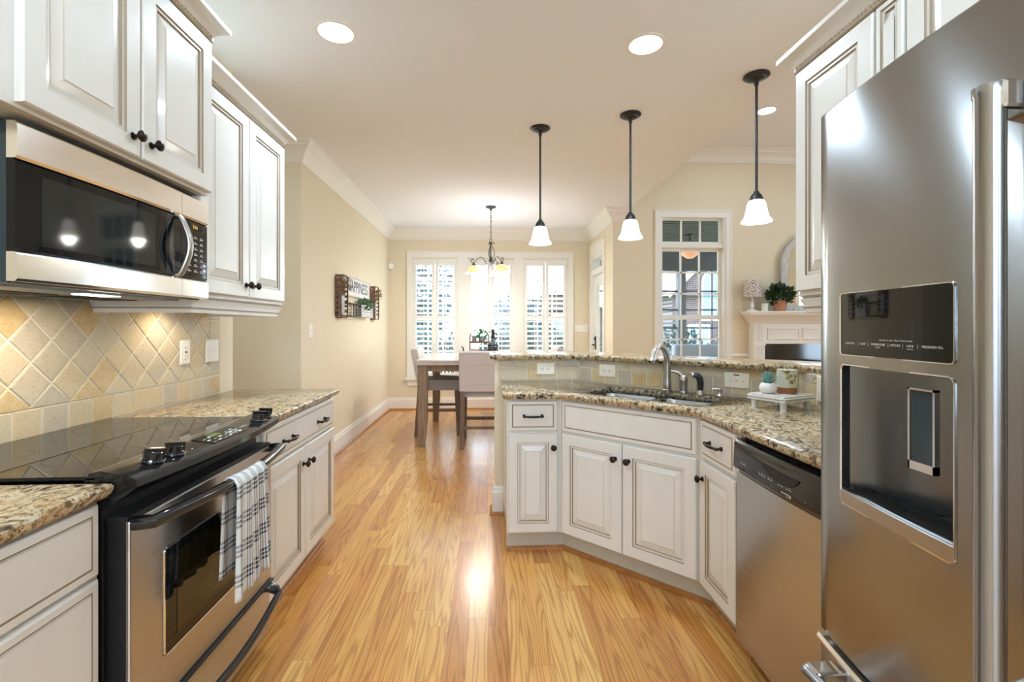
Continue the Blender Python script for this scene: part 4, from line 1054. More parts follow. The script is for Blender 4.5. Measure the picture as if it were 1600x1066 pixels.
# ================================================================ REFRIGERATOR
FW = 1.0; FY = -.698
t = thing('refrigerator', 'tall stainless french door refrigerator with water dispenser at the right edge', 'refrigerator', (1.53, 1.150, 0), HR)
MB().box(.006, FW - .006, FY + .085, -.03, .03, 1.785).build('case', 'iron', t, bevel=.004)
m = MB()
for x in (.06, FW - .06):
    for y in (-.55, -.1): m.box(x - .02, x + .02, y - .02, y + .02, 0, .03)
m.build('feet', 'blackmatte', t)
def fb(x): return FY - .045 * (1 - (2 * x / FW - 1) ** 2)
DX0, DX1, RZ0, RZ1 = .093, .386, .868, 1.182
def fdoor(name, x0, x1, z0, z1, hole=None, edge=.006):
    """curved door skin with a rounded outline; hole = (hx0, hx1, hz0, hz1)"""
    m = MB(); xs = [x0, x0 + edge] + [x0 + edge + (x1 - x0 - 2 * edge) * i / 16 for i in range(1, 16)] + [x1 - edge, x1]
    zs = [z0, z0 + edge, z1 - edge, z1]
    if hole: xs = sorted(set([x for x in xs if not any(abs(x - h) < .012 for h in hole[:2])] + [hole[0], hole[1]])); zs = [z0, z0 + edge, hole[2], hole[3], z1 - edge, z1]
    nx, nz = len(xs), len(zs); vs = []
    for k, z in enumerate(zs):
        for i, x in enumerate(xs):
            e = .004 if (i in (0, nx - 1) or k in (0, nz - 1)) else 0
            vs.append((x, fb(x) + e, z))
    fs = []
    for k in range(nz - 1):
        for i in range(nx - 1):
            if hole and hole[0] - 1e-6 <= xs[i] and xs[i + 1] <= hole[1] + 1e-6 and hole[2] - 1e-6 <= zs[k] and zs[k + 1] <= hole[3] + 1e-6: continue
            fs.append((k * nx + i, k * nx + i + 1, (k + 1) * nx + i + 1, (k + 1) * nx + i))
    m.add(vs, fs); yb = FY + .075
    per = [i for i in range(nx)] + [k * nx + nx - 1 for k in range(1, nz)] + [(nz - 1) * nx + i for i in range(nx - 2, -1, -1)] + [k * nx for k in range(nz - 2, 0, -1)]
    pv = [vs[i] for i in per]; n = len(pv)
    m.add(pv + [(x, yb, z) for x, y, z in pv], [(i, (i + 1) % n, n + (i + 1) % n, n + i) for i in range(n)] + [tuple(n + i for i in range(n))])
    o = m.build(name, 'fridgesteel', t, smooth=True); md = o.modifiers.new('weld', 'WELD'); md.merge_threshold = .0002; return o
ld = fdoor('door', .0, .527, .517, 1.797, (DX0, DX1, RZ0, RZ1))
fdoor('door', .533, FW, .517, 1.797)
fd = fdoor('freezer_drawer', .0, FW, .06, .492)
# dispenser recess: curved back wall, drip tray, paddle
m = MB(); n = 14; vs = []
def rb(x): u = (x - DX0) / (DX1 - DX0); return FY + .055 - .05 * (1 - sin(pi * min(1, max(0, u))) ** .6)
for i in range(n + 1):
    x = DX0 + (DX1 - DX0) * i / n; vs += [(x, fb(x), RZ0 + .03), (x, rb(x), RZ0 + .03), (x, rb(x), RZ1), (x, fb(x), RZ1)]
fs = [(i * 4 + j, (i + 1) * 4 + j, (i + 1) * 4 + j + 1, i * 4 + j + 1) for i in range(n) for j in range(3)] + [(0, 1, 2, 3), (n * 4, n * 4 + 1, n * 4 + 2, n * 4 + 3)]
m.add(vs, fs); rc = m.build('dispenser_recess', 'recess', ld, smooth=True)
m = MB(); vs = []
for i in range(n + 1):
    x = DX0 + (DX1 - DX0) * i / n; vs += [(x, fb(x) - .003, RZ0), (x, fb(x) - .003, RZ0 + .028), (x, fb(x) + .006, RZ0 + .032), (x, fb(x) + .006, RZ0)]
m.add(vs, [(i * 4 + j, (i + 1) * 4 + j, (i + 1) * 4 + (j + 1) % 4, i * 4 + (j + 1) % 4) for i in range(n) for j in range(4)] + [(0, 1, 2, 3), (n * 4, n * 4 + 1, n * 4 + 2, n * 4 + 3)])
m.build('drip_lip', 'nickel', ld, smooth=True)
m = MB()
for k in range(9):
    y0 = fb(.24) + .014 + k * .0095
    for i in range(n):
        a = DX0 + (DX1 - DX0) * (i + .15) / n; b = DX0 + (DX1 - DX0) * (i + 1.15) / n
        xa, xb = max(a, DX0 + .012), min(b, DX1 - .012)
        if y0 < rb(xa) - .004 and y0 < rb(xb) - .004 and xb > xa: m.box(xa, xb, y0, y0 + .0035, RZ0 + .0305, RZ0 + .034)
m.build('drip_grille', 'slot', ld)
MB().box(.296, .306, FY - .005, FY + .012, 1.0, 1.15).build('paddle_arm', 'black', ld, bevel=.002)
MB().box(.268, .318, FY - .012, FY - .004, 1.0, 1.15).build('paddle', 'mwside', ld, bevel=.002)
m = MB()
for a, b, c, d_ in ((.265, .269, .996, 1.153), (.317, .321, .996, 1.153), (.265, .321, .996, 1.012), (.265, .321, 1.149, 1.153)): m.box(a, b, FY - .0145, FY - .004, c, d_)
m.build('paddle_frame', 'chrome', ld)
m = MB(); m.tube([(x, fb(x) - .0005, z) for x, z in rrect(DX0 - .001, DX1 + .001, RZ0 - .002, RZ1 + .002, .012, 6)], .0026, 6, True); m.build('recess_trim', 'chrome', ld, smooth=True)
m = MB(); vs = []
for i in range(n + 1):
    x = DX0 + (DX1 - DX0) * i / n; vs += [(x, fb(x) - .0022, 1.208), (x, fb(x) - .0022, 1.345), (x, fb(x) + .002, 1.345), (x, fb(x) + .002, 1.208)]
m.add(vs, [(i * 4 + j, (i + 1) * 4 + j, (i + 1) * 4 + (j + 1) % 4, i * 4 + (j + 1) % 4) for i in range(n) for j in range(4)] + [(0, 1, 2, 3), (n * 4, n * 4 + 1, n * 4 + 2, n * 4 + 3)])
dp = m.build('display_panel', 'blackglass', ld, smooth=True)
m = MB(); m.tube([(x, fb(x) - .0015, z) for x, z in rrect(DX0 - .0015, DX1 + .0015, 1.2065, 1.3465, .008, 5)], .002, 6, True); m.build('display_trim', 'chrome', dp, smooth=True)
def onf(x, s_=0): 
    dydx = (fb(x + .01) - fb(x - .01)) / .02; return (pi / 2, 0, math.atan(dydx))
for w_, x in (('ICE/WATER', .128), ('|', .156), ('LIGHT', .172), ('|', .188), ('TEMPERATURE', .216), ('|', .244), ('OPTIONS', .262), ('|', .281), ('LOCK', .298), ('|', .315), ('MEASURED FILL', .346)):
    lettering('panel_lettering', w_, .0062 if w_ != '|' else .009, (x, fb(x) - .0026, 1.2335), onf(x), 'legend', dp, .0001)
for w_, x in (('hold 3 sec', .216), ('hold 3 sec', .298)): lettering('panel_lettering', w_, .0034, (x, fb(x) - .0026, 1.228), onf(x), 'legend', dp, .0001)
lettering('panel_lettering', 'Use arrows to select   Water / Crushed / Cubed', .0042, (.262, fb(.262) - .0026, 1.243), onf(.262), 'legend', dp, .0001)
# handles
def bar_handle(parent, p0, p1, stand, br):
    P0, P1 = Vector(p0), Vector(p1); d = (P1 - P0).normalized()
    h = MB().tube([P0 - d * .012, P0, P0 + d * .003, P1 - d * .003, P1, P1 + d * .012], [br * 1.08, br * 1.08, br, br, br * 1.08, br * 1.08], 20).build('handle', 'handle', parent, smooth=True)
    for P in (P0 + d * .006, P1 - d * .006):
        m = MB(); a = br * 1.25
        ex = a if abs(d.z) > .5 else .022; ez = a if abs(d.z) < .5 else .022
        m.box(P.x - ex, P.x + ex, P.y - br * .2, P.y + stand, P.z - ez, P.z + ez); m.build('handle_bracket', 'chrome', h, bevel=.006)
hx = .487; hy = fb(hx) - .048
bar_handle(ld, (hx, hy, .70), (hx, hy, 1.612), .050, .0185)
bar_handle(fd, (.085, fb(.3) - .045, .462), (FW - .085, fb(.3) - .045, .462), .072, .0175)
m = MB(); m.sweep([(.0 + FW * i / 16, fb(FW * i / 16) - .001) for i in range(17)], [(0, .490), (.006, .493), (.007, .498), (.002, .506), (-.02, .506), (-.02, .490)]); m.build('drawer_top_trim', 'chrome', t, smooth=True)

# ================================================================ UPPER CABINETS, RIGHT
c = cabinet('wall_cabinet', 'cream wall cabinet nearest the far end above the right counter', (1.53, 1.765, 0), HR, .378, .335, 1.395, 2.247,
            [('door', .008, .370, 1.405, 2.235, [('k', .34, .055)])], toe=False, group='cream wall cabinets')
crown(c, [(0, 0), (0, -.337), (.378, -.337)], 2.244)
rail(c, [(0, 0), (0, -.335), (.378, -.335)], 1.325, 1.395)
c = cabinet('wall_cabinet', 'narrow cream panelled filler cabinet between wall cabinet and refrigerator top', (1.53, 1.386, 0), HR, .102, .335, 1.395, 2.247,
            [('door', .003, .099, 1.405, 2.235, [], .018)], toe=False, group='cream wall cabinets')
crown(c, [(0, -.337), (.102, -.337)], 2.244)
c = cabinet('wall_cabinet', 'short cream cabinet over the refrigerator', (1.53, 1.283, 0), HR, 1.13, .335, 1.92, 2.247,
            [('door', .006, .562, 1.93, 2.235, [('k', .52, .05)]), ('door', .568, 1.124, 1.93, 2.235, [('k', .035, .05)])], toe=False, group='cream wall cabinets')
crown(c, [(0, -.337), (1.13, -.337)], 2.244)

# ================================================================ LIGHT FITTINGS
def can_light(x, y, z, label, w=CAN_W, r=.085):
    t = thing('recessed_light', label, 'ceiling light', (x, y, z), 0, 'recessed ceiling lights')
    MB().lathe([(r, -.0005), (r + .018, -.0005), (r + .018, -.004), (r + .008, -.008), (r, -.006)], 36).build('trim_ring', 'white', t, smooth=True)
    MB().lathe([(r, -.001), (r, -.005), (r * .7, -.0065), (0, -.007)], 36).build('lens', 'canlens', t, smooth=True)
    lamp('can_lamp', 'AREA', (0, 0, -.02), w, (.64, .83, 1), t, r * 1.8)
can_light(-.772, 2.453, ZC, 'round recessed ceiling light over the range side of the aisle')
can_light(.835, 2.476, ZC, 'round recessed ceiling light above the sink, beside the pendants')
for x, y, lb in ((-.772, .75, 'recessed ceiling light behind the camera above the near left counter'), (.80, .75, 'recessed ceiling light behind the camera in front of the refrigerator'),
                 (-.772, -1.2, 'recessed ceiling light deep behind the camera on the range side'), (.80, -1.2, 'recessed ceiling light deep behind the camera on the refrigerator side')): can_light(x, y, ZC, lb, CAN_W * .5)
can_light(2.93, 4.85, ZG, 'recessed light in the higher great room ceiling past the header edge', CAN_W * .5)
can_light(4.9, 4.85, ZG, 'recessed light in the great room ceiling near the fireplace', CAN_W * .5)
can_light(4.9, 2.6, ZG, 'recessed light in the great room ceiling behind the bar', CAN_W * .5)
can_light(-2.4, 3.4, ZC, 'recessed ceiling light inside the left hallway', CAN_W * .25)

def pendant(x, y, label):
    t = thing('pendant_light', label, 'pendant light', (x, y, ZC), 0, 'pendants above the bar')
    MB().lathe([(0, 0), (.072, 0), (.074, -.008), (.066, -.014), (.052, -.017), (.048, -.024), (.03, -.030), (.014, -.034), (.012, -.06), (0, -.06)], 30).build('canopy', 'iron', t, smooth=True)
    MB().tube([(0, 0, -.05), (0, 0, -.70)], .0078, 12).build('rod', 'iron', t, smooth=True)
    MB().lathe([(0, -.685), (.013, -.69), (.016, -.70), (.03, -.715), (.037, -.735), (.038, -.745), (.03, -.747), (0, -.747)], 26).build('socket_cap', 'iron', t, smooth=True)
    MB().lathe([(q * .93, z) for q, z in [(.03, -.742), (.045, -.749), (.054, -.765), (.060, -.79), (.065, -.815), (.071, -.838), (.079, -.855), (.088, -.865), (.092, -.869), (.0915, -.875), (.084, -.873), (.074, -.860), (.066, -.838), (.060, -.812), (.055, -.785), (.049, -.768), (.036, -.755)]], 36).build('glass_shade', 'pglass', t, smooth=True)
    MB().lathe([(0, -.76), (.012, -.765), (.016, -.78), (.024, -.80), (.026, -.815), (.02, -.832), (0, -.84)], 18).build('bulb', 'canlens', t, smooth=True)
    lamp('pendant_lamp', 'POINT', (0, 0, -.862), PEND_W, (.94, .92, .86), t, .06)
pendant(.393, 3.559, 'dark metal pendant with white bell shade, nearest the dining table')
pendant(1.004, 3.301, 'dark metal pendant with white bell shade, middle of three over the bar')
pendant(1.599, 2.751, 'dark metal pendant with white bell shade, beside the right wall cabinet')

# ---- chandelier
t = thing('chandelier', 'dark scrolled iron chandelier with amber glass shades over the dining table', 'chandelier', (.036, 5.92, ZC))
MB().lathe([(0, 0), (.064, 0), (.066, -.006), (.058, -.014), (.035, -.02), (.014, -.028), (.010, -.05), (0, -.052)], 30).build('canopy', 'iron', t, smooth=True)
m = MB(); z = -.048; i = 0
while z > -.40:
    T = TR(0, 0, z - .017) @ RZ(pi / 2 * (i % 2)); m.tube([(.0075 * cos(a), 0, .0195 * sin(a)) for a in [2 * pi * k / 14 for k in range(14)]], .0026, 6, True, 0, T); z -= .0305; i += 1
m.build('chain', 'iron', t, smooth=True)
m = MB(); m.tube([(.018 * cos(2 * pi * k / 18), 0, -.42 + .02 * sin(2 * pi * k / 18)) for k in range(18)], .0035, 8, True); m.build('ring', 'iron', t, smooth=True)
MB().lathe([(0, -.438), (.008, -.44), (.013, -.455), (.006, -.47), (.0065, -.62), (.012, -.635), (.02, -.655), (.026, -.675), (.022, -.70), (.012, -.715), (.008, -.735), (.004, -.755), (0, -.76)], 20).build('stem', 'iron', t, smooth=True)
def spiral(cx, cz, r0, r1, a0, a1, n=18): return [(cx + (r0 + (r1 - r0) * k / n) * cos(a0 + (a1 - a0) * k / n), 0, cz + (r0 + (r1 - r0) * k / n) * sin(a0 + (a1 - a0) * k / n)) for k in range(n + 1)]
for a in (0, 120, 240):
    T = RZ(radians(a + 7)); m = MB()
    pts = [(.006, 0, -.645), (.022, 0, -.64), (.042, 0, -.61), (.046, 0, -.575), (.034, 0, -.535), (.016, 0, -.49), (.014, 0, -.465)] + spiral(.034, -.462, .02, .006, pi, pi - 4.4)
    m.tube(pts, .0042, 8, False, 0, T); m.build('lyre_scroll', 'iron', t, smooth=True)
for k, a in enumerate((-53, 67, 187)):
    T = RZ(radians(a)); m = MB(); R_ = .215
    pts = spiral(.052, -.703, .006, .022, 3.2, 3.2 + 4.6) + [(.052 + .026, 0, -.68), (.095, 0, -.645), (.125, 0, -.634), (.155, 0, -.645), (.185, 0, -.675), (R_ - .012, 0, -.70), (R_ + .004, 0, -.706)] + spiral(R_ + .012, -.678, .028, .009, -1.3, 4.2)
    m.tube(pts, .0045, 8, False, 0, T); ar = m.build('arm', 'iron', t, smooth=True)
    T = TR(R_ * cos(radians(a)), R_ * sin(radians(a)), 0)
    MB().lathe([(0, -.70), (.008, -.705), (.012, -.715), (.028, -.735), (.031, -.745), (0, -.746)], 22, T).build('socket_cap', 'iron', ar, smooth=True)
    sh = MB().lathe([(.028, -.738), (.05, -.752), (.075, -.785), (.086, -.812), (.098, -.826), (.112, -.834), (.113, -.839), (.096, -.833), (.083, -.818), (.071, -.788), (.046, -.757), (.024, -.742)], 36, T).build('glass_shade', 'aglass', t, smooth=True)
    lamp('chandelier_lamp', 'POINT', (T.translation.x, T.translation.y, -.83), CHAND_W, (.94, .92, .86), t, .06)

lamp('ceiling_fill', 'AREA', (0, 0, -.83), 6.0, (.92, .95, 1), t, .3, (pi, 0, 0))  # added upward fill without a fixture, brightens the dining ceiling

# ================================================================ DINING END
# ---- shutters: every hinged panel is a thing
def shutter(x0, x1, label):
    t = thing('shutter_panel', label, 'shutter', ((x0 + x1) / 2, 7.372, .50), 0, 'plantation shutters'); w = (x1 - x0) / 2 - .003; H_ = 1.82
    m = MB(); st = .048
    m.box(-w, -w + st, -.014, .014, 0, H_); m.box(w - st, w, -.014, .014, 0, H_); m.box(-w + st, w - st, -.014, .014, 0, .06); m.box(-w + st, w - st, -.014, .014, H_ - .10, H_); m.box(-w + st, w - st, -.014, .014, .895, .945)
    m.build('panel_frame', 'trim', t, bevel=.003)
    m = MB()
    for z0, z1 in ((.06, .895), (.945, H_ - .10)):
        n = round((z1 - z0) / .0765)
        for i in range(n):
            z = z0 + (z1 - z0) * (i + .5) / n; T = TR(0, 0, z) @ RX(radians(-27))
            m.add([(x, y, h) for x in (-w + st + .002, w - st - .002) for y, h in ((-.034, 0), (-.02, .0045), (.02, .0045), (.034, 0), (.02, -.0045), (-.02, -.0045))], [(i_, (i_ + 1) % 6, 6 + (i_ + 1) % 6, 6 + i_) for i_ in range(6)] + [(5, 4, 3, 2, 1, 0), (6, 7, 8, 9, 10, 11)], 0, T)
    m.build('louvers', 'trim', t)
    m = MB(); m.box(-.005, .005, -.047, -.036, .09, .87); m.box(-.005, .005, -.047, -.036, .97, H_ - .13); m.build('tilt_rods', 'trim', t)
    return t
names = (('left window, panel at the left casing', 'left window, panel at the mullion'), ('middle window, left of its centre seam', 'middle window, right of its centre seam'), ('right window, panel at the mullion', 'right window, panel at the right casing'))
for (x0, x1), nm in zip(OPEN, names):
    c_ = (x0 + x1) / 2
    shutter(x0 + .012, c_, 'white louvered shutter panel of the ' + nm[0]); shutter(c_, x1 - .012, 'white louvered shutter panel of the ' + nm[1])
    m = MB()
    m.box(x0, x0 + .012, 7.352, 7.40, .485, 2.335); m.box(x1 - .012, x1, 7.352, 7.40, .485, 2.335); m.box(x0, x1, 7.352, 7.40, 2.322, 2.335); m.box(x0, x1, 7.352, 7.40, .485, .498)
    struct('shutter_frame', m, 'trim', parent=w1)

# ---- table
t = thing('dining_table', 'grey-washed square counter-height dining table with tapered oak legs', 'table', (-.06, 5.76, 0))
MB().box(-.70, .70, -.74, .74, .865, .918).build('tabletop', 'tabletop', t, bevel=.004)
m = MB(); m.box(-.62, .62, -.675, -.65, .795, .865); m.box(-.62, .62, .65, .675, .795, .865); m.box(-.635, -.61, -.65, .65, .795, .865); m.box(.61, .635, -.65, .65, .795, .865)
m.build('apron', 'tablewood', t)
for sx in (-1, 1):
    for sy in (-1, 1):
        MB().taper((sx * .645, sy * .68, 0), (.036, .036), (sx * .632, sy * .668, .30), (.046, .046)).taper((sx * .632, sy * .668, .30), (.046, .046), (sx * .63, sy * .666, .865), (.05, .05)).build('leg', 'tablewood', t)
# ---- counter chairs (front towards +Y)
def make_chair(label, loc, rz):
    t = thing('counter_chair', label, 'chair', loc, rz, 'linen counter chairs')
    m = MB(); N = 10; vs = []
    top = lambda u, v: .655 + .03 * (1 - u * u) * (1 - v * v * .8)
    for j in range(N + 1):
        for i in range(N + 1):
            u = 2 * i / N - 1; v = 2 * j / N - 1; vs.append((u * .235, v * .22 + .02, top(u, v)))
    m.add(vs, [(j * (N + 1) + i, j * (N + 1) + i + 1, (j + 1) * (N + 1) + i + 1, (j + 1) * (N + 1) + i) for i in range(N) for j in range(N)])
    ed = [j for j in range(N + 1)] + [k * (N + 1) + N for k in range(1, N + 1)] + [N * (N + 1) + i for i in range(N - 1, -1, -1)] + [k * (N + 1) for k in range(N - 1, 0, -1)]
    pv = [vs[i] for i in ed]; n = len(pv)
    m.add(pv + [(x, y, .535) for x, y, z in pv], [(i, (i + 1) % n, n + (i + 1) % n, n + i) for i in range(n)] + [tuple(n + i for i in range(n))])
    m.build('seat', 'seatfab', t, smooth=True)
    T = TR(0, -.195, .595) @ RX(radians(11)); b = MB().box(-.245, .245, -.045, .035, 0, .43, 0, T).build('backrest', 'fabric', t, bevel=.018, seg=3)
    m = MB(); pts = [(-.215, .395), (-.205, .335), (-.17, .30), (.17, .30), (.205, .335), (.215, .395)]
    m.tube([T @ Vector((x, -.047, z)) for x, z in pts], .0028, 6)
    m.tube([T @ Vector((x, -.047, z)) for x, z in ((-.22, .02), (-.2, .07), (-.17, .09), (.17, .09), (.2, .07), (.22, .02))], .0028, 6)
    m.tube([T @ Vector((x, -.047, z)) for x, z in ((-.238, .01), (-.238, .42), (.238, .42), (.238, .01))], .0032, 6)
    m.build('seam_piping', 'fabric', b, smooth=True)
    for sx in (-1, 1):
        MB().taper((sx * .215, -.265, 0), (.017, .017), (sx * .21, -.215, .60), (.024, .026)).build('leg', 'darkwood', t)
        MB().taper((sx * .205, .225, 0), (.017, .017), (sx * .205, .205, .54), (.024, .024)).build('leg', 'darkwood', t)
        MB().box(sx * .21 - .009, sx * .21 + .009, -.235, .205, .285, .315).build('stretcher', 'darkwood', t)
    MB().box(-.2, .2, -.258, -.24, .205, .235).build('stretcher', 'darkwood', t); MB().box(-.195, .195, .208, .226, .215, .25).build('stretcher', 'darkwood', t)
    return t
ch = make_chair('linen backed counter chair seen from behind at the near side of the table', (-.055, 5.19, 0), 0)
dup(ch, (-.57, 5.76, 0), -pi / 2, 'linen counter chair with grey seat pushed in at the left table side')
dup(ch, (.60, 5.98, 0), pi / 2, 'linen counter chair pushed in at the right table side behind the bar', 'linen counter chairs')

# ---- centrepiece on the table
TZ = .918
t = thing('serving_tray', 'shallow dark tray with looped metal handles on the dining table', 'tray', (-.10, 5.75, TZ))
MB().prism(rrect(-.19, .19, -.13, .13, .03), 0, .012).build('tray_base', 'darkwood', t)
m = MB(); m.tube([(x, y, .03) for x, y in rrect(-.19, .19, -.13, .13, .03)], .006, 8, True); m.tube([(x, y, .018) for x, y in rrect(-.19, .19, -.13, .13, .03)], .006, 8, True); m.build('tray_rim', 'darkwood', t, smooth=True)
for s_ in (-1, 1): MB().tube([(s_ * .19, -.05, .03), (s_ * .20, -.05, .095), (s_ * .215, -.035, .115), (s_ * .215, .035, .115), (s_ * .20, .05, .095), (s_ * .19, .05, .03)], .005, 8).build('handle', 'iron', t, smooth=True)
t = thing('tiered_stand', 'arched metal stand with a wooden shelf on the dining table tray', 'stand', (-.105, 5.76, TZ + .012))
MB().tube([(-.115, 0, .0), (-.115, 0, .20)] + [(-.115 * cos(a), 0, .20 + .115 * sin(a)) for a in [pi * k / 14 for k in range(1, 14)]] + [(.115, 0, .20), (.115, 0, 0)], .005, 8).build('arch_frame', 'iron', t, smooth=True)
MB().box(-.114, .114, -.06, .06, .145, .165).build('shelf', 'basket', t, bevel=.002); MB().box(-.125, .125, -.06, .06, 0, .008).build('foot_bar', 'iron', t)
MBz = TZ + .012 + .165
t = thing('grey_cup', 'little grey concrete cup on the shelf of the arched stand', 'cup', (-.165, 5.76, MBz)); MB().lathe([(0, 0), (.026, 0), (.034, .065), (.03, .065), (.025, .01), (0, .01)], 20).build('cup_body', 'galv', t, smooth=True)
t = thing('small_potted_plant', 'bright green plant in a grey pot on the arched stand', 'plant', (-.075, 5.76, MBz)); MB().lathe([(0, 0), (.038, 0), (.042, .06), (.037, .06), (.034, .05), (0, .05)], 20).build('pot', 'galv', t, smooth=True)
MB().leaves((0, 0, .075), (.045, .04, .045), 60, .05, 5, up=.6).build('leaves', 'fern', t)
t = thing('grey_bowl', 'low grey bowl under the arched stand', 'bowl', (-.055, 5.70, TZ + .012)); MB().lathe([(0, 0), (.035, 0), (.055, .06), (.058, .07), (.052, .07), (.045, .03), (0, .02)], 24).build('bowl_body', 'galv', t, smooth=True)
t = thing('pale_candle', 'wide pale pink candle under the arched stand', 'candle', (-.155, 5.71, TZ + .012)); MB().lathe([(0, 0), (.052, 0), (.052, .075), (.046, .078), (0, .075)], 24).build('wax_body', mat('pink_wax', srgb(222, 200, 190), .6), t, smooth=True); MB().tube([(0, 0, .074), (0, 0, .086)], .0015, 6).build('wick', 'slot', t)
t = thing('soda_siphon', 'smoky glass siphon bottle with metal head on the dining table tray', 'bottle', (.06, 5.76, TZ + .012))
MB().lathe([(0, 0), (.058, 0), (.064, .012), (.066, .10), (.06, .135), (.04, .165), (.024, .185), (.022, .2), (0, .2)], 26).build('bottle_glass', 'darkglass', t, smooth=True)
m = MB()
for k in range(5): m.lathe([(.0662, .02 + k * .022), (.0675, .026 + k * .022), (.0662, .032 + k * .022)], 26)
m.build('wire_mesh', 'iron', t, smooth=True)
MB().lathe([(0, .195), (.025, .2), (.025, .225), (.018, .235), (.016, .27), (.02, .285), (.012, .31), (0, .315)], 20).tube([(0, 0, .265), (.04, 0, .262), (.052, 0, .24)], .007, 8).tube([(0, 0, .285), (-.035, 0, .295), (-.05, 0, .27)], .005, 8).build('siphon_head', 'iron', t, smooth=True)

# ---- wall decor, left dining wall (local x runs along the wall, front towards the room)
def basket(y0, label):
    t = thing('wall_basket', label, 'wall basket', (-1.52, y0, 1.365), HL, 'slatted wall baskets'); w, d, h = .22, .062, .43; m = MB(); r = .05
    out = rrect(0, w, 0, h, r, 5)
    for yy in (-.004, -d): m.tube([(x, yy, z) for x, z in out], .0055, 6, True, flat=1.6)
    m.build('rim_hoops', 'basket', t, smooth=True); m = MB()
    for z in [.07 + .05 * i for i in range(7)]:
        for x in (0, w): m.box(x - .002, x + .002, -d, -.004, z - .011, z + .011)
    for x in (.06, .11, .16):
        for z in (0, h): m.box(x - .014, x + .014, -d, -.004, z - .002, z + .002)
    for z in [.05 + .066 * i for i in range(6)]: m.box(0, w, -.006, -.002, z - .009, z + .009)
    for x in (.05, .11, .17): m.box(x - .009, x + .009, -.008, -.004, .0, h)
    m.build('slats', 'basket', t)
    v = thing('metal_wall_vase', 'galvanised metal sleeve of dried stems in the ' + ('nearer' if y0 < 5 else 'farther') + ' wall basket', 'vase', (-1.52, y0, 1.365), HL, 'dried flower vases')
    MB().box(.06, .16, -.052, -.012, .03, .225).build('sleeve', 'galv', v, bevel=.004)
    R_ = random.Random(int(y0 * 10)); m = MB(); s_ = MB()
    for i in range(34):
        x = .11 + R_.uniform(-.035, .035); y = -.032 + R_.uniform(-.014, .01); dx, dy, L = R_.uniform(-.10, .12), R_.uniform(-.09, .0), R_.uniform(.06, .17)
        s_.tube([(x, y, .21), (x + dx * .4, y + dy * .4, .225 + L * .5), (x + dx, y + dy, .225 + L)], .0012, 4)
        m.leaves((x + dx, y + dy, .225 + L), (.012, .012, .02), 5, .022, i, up=.5)
    s_.build('stems', 'dry', v); m.build('dried_flowers', 'dry', v)['kind'] = 'stuff'
basket(4.79, 'brown slatted wall basket at the near end of the wall sign')
basket(6.19, 'brown slatted wall basket at the far end of the wall sign')
t = thing('wall_sign', 'whitewashed wooden wall sign lettered HAPPINESS', 'sign', (-1.52, 5.05, 1.605), HL)
MB().box(0, 1.02, -.022, -.002, 0, .215).build('board', 'signwhite', t, bevel=.003)
m = MB(); m.box(0, 1.02, -.027, -.021, 0, .014); m.box(0, 1.02, -.027, -.021, .201, .215); m.box(0, .014, -.027, -.021, .014, .201); m.box(1.006, 1.02, -.027, -.021, .014, .201); m.build('frame_strip', 'greywash', t)
m = MB(); m.tube([(.5, -.012, .212), (.5, -.008, .235)], .002, 5); m.build('hanger', 'iron', t)
o = lettering('sign_lettering', 'HAPPINESS', .178, (.51, -.0235, .1075), (pi / 2, 0, 0), 'signink', t, .0006); o.scale = (.98, 1, 1)
def crate(y0, w, label, mt, grid, name):
    t = thing(name, label, 'wire basket', (-1.52, y0, 1.385), HL); d, h = .085, .135; m = MB()
    for yy in (-.006, -d): m.tube([(0, yy, 0), (w, yy, 0), (w, yy, h), (0, yy, h)], .0055, 6, True)
    for x, z in ((0, 0), (w, 0), (w, h), (0, h)): m.tube([(x, -.006, z), (x, -d, z)], .005, 6)
    m.build('frame', mt, t); m = MB()
    for i in range(1, grid): m.tube([(w * i / grid, -d, 0), (w * i / grid, -d, h)], .002, 5); m.tube([(w * i / grid, -d, 0), (w * i / grid, -.006, 0)], .002, 5)
    for i in range(1, 4): m.tube([(0, -d, h * i / 4), (w, -d, h * i / 4)], .002, 5); m.tube([(0, -.006, h * i / 4), (0, -d, h * i / 4)], .002, 5)
    m.build('wire_grid', mt, t); return t
crate(5.02, .42, 'black wire wall basket below the wall sign', 'iron', 7, 'wire_basket')
t = crate(5.47, .52, 'white slotted wall crate with plant below the wall sign', 'signwhite', 3, 'slotted_crate')
m = MB()
for i in range(5): m.box(.01, .51, -.087, -.083, .012 + i * .026, .026 + i * .026)
m.build('front_slats', 'signwhite', t)
t = thing('trailing_plant', 'leafy green plant in the white slotted wall crate', 'plant', (-1.52, 5.47, 1.385), HL)
MB().box(.05, .47, -.075, -.015, .01, .10).build('planter', 'galv', t, bevel=.003); MB().leaves((.25, -.07, .145), (.25, .05, .05), 190, .05, 9, up=.5).build('leaves', 'leaf2', t)
t = thing('floor_register', 'white metal floor vent in the oak floor under the dining windows', 'floor vent', (.02, 7.05, .0005))
MB().box(-.16, .16, -.055, .055, 0, .004).build('vent_frame', 'white', t, bevel=.0015)
m = MB()
for i in range(18): m.box(-.14 + i * .016, -.132 + i * .016, -.04, .04, .0042, .0052)
m.build('vent_slots', 'slot', t)
t = thing('motion_sensor', 'round white alarm sensor high in the far left corner', 'sensor', (-1.493, 7.32, 2.20), radians(45))
MB().lathe([(0, .0), (.05, 0), (.052, .012), (.046, .026), (.02, .034), (0, .034)], 28, RX(pi / 2)).build('sensor_dome', 'white', t, smooth=True)

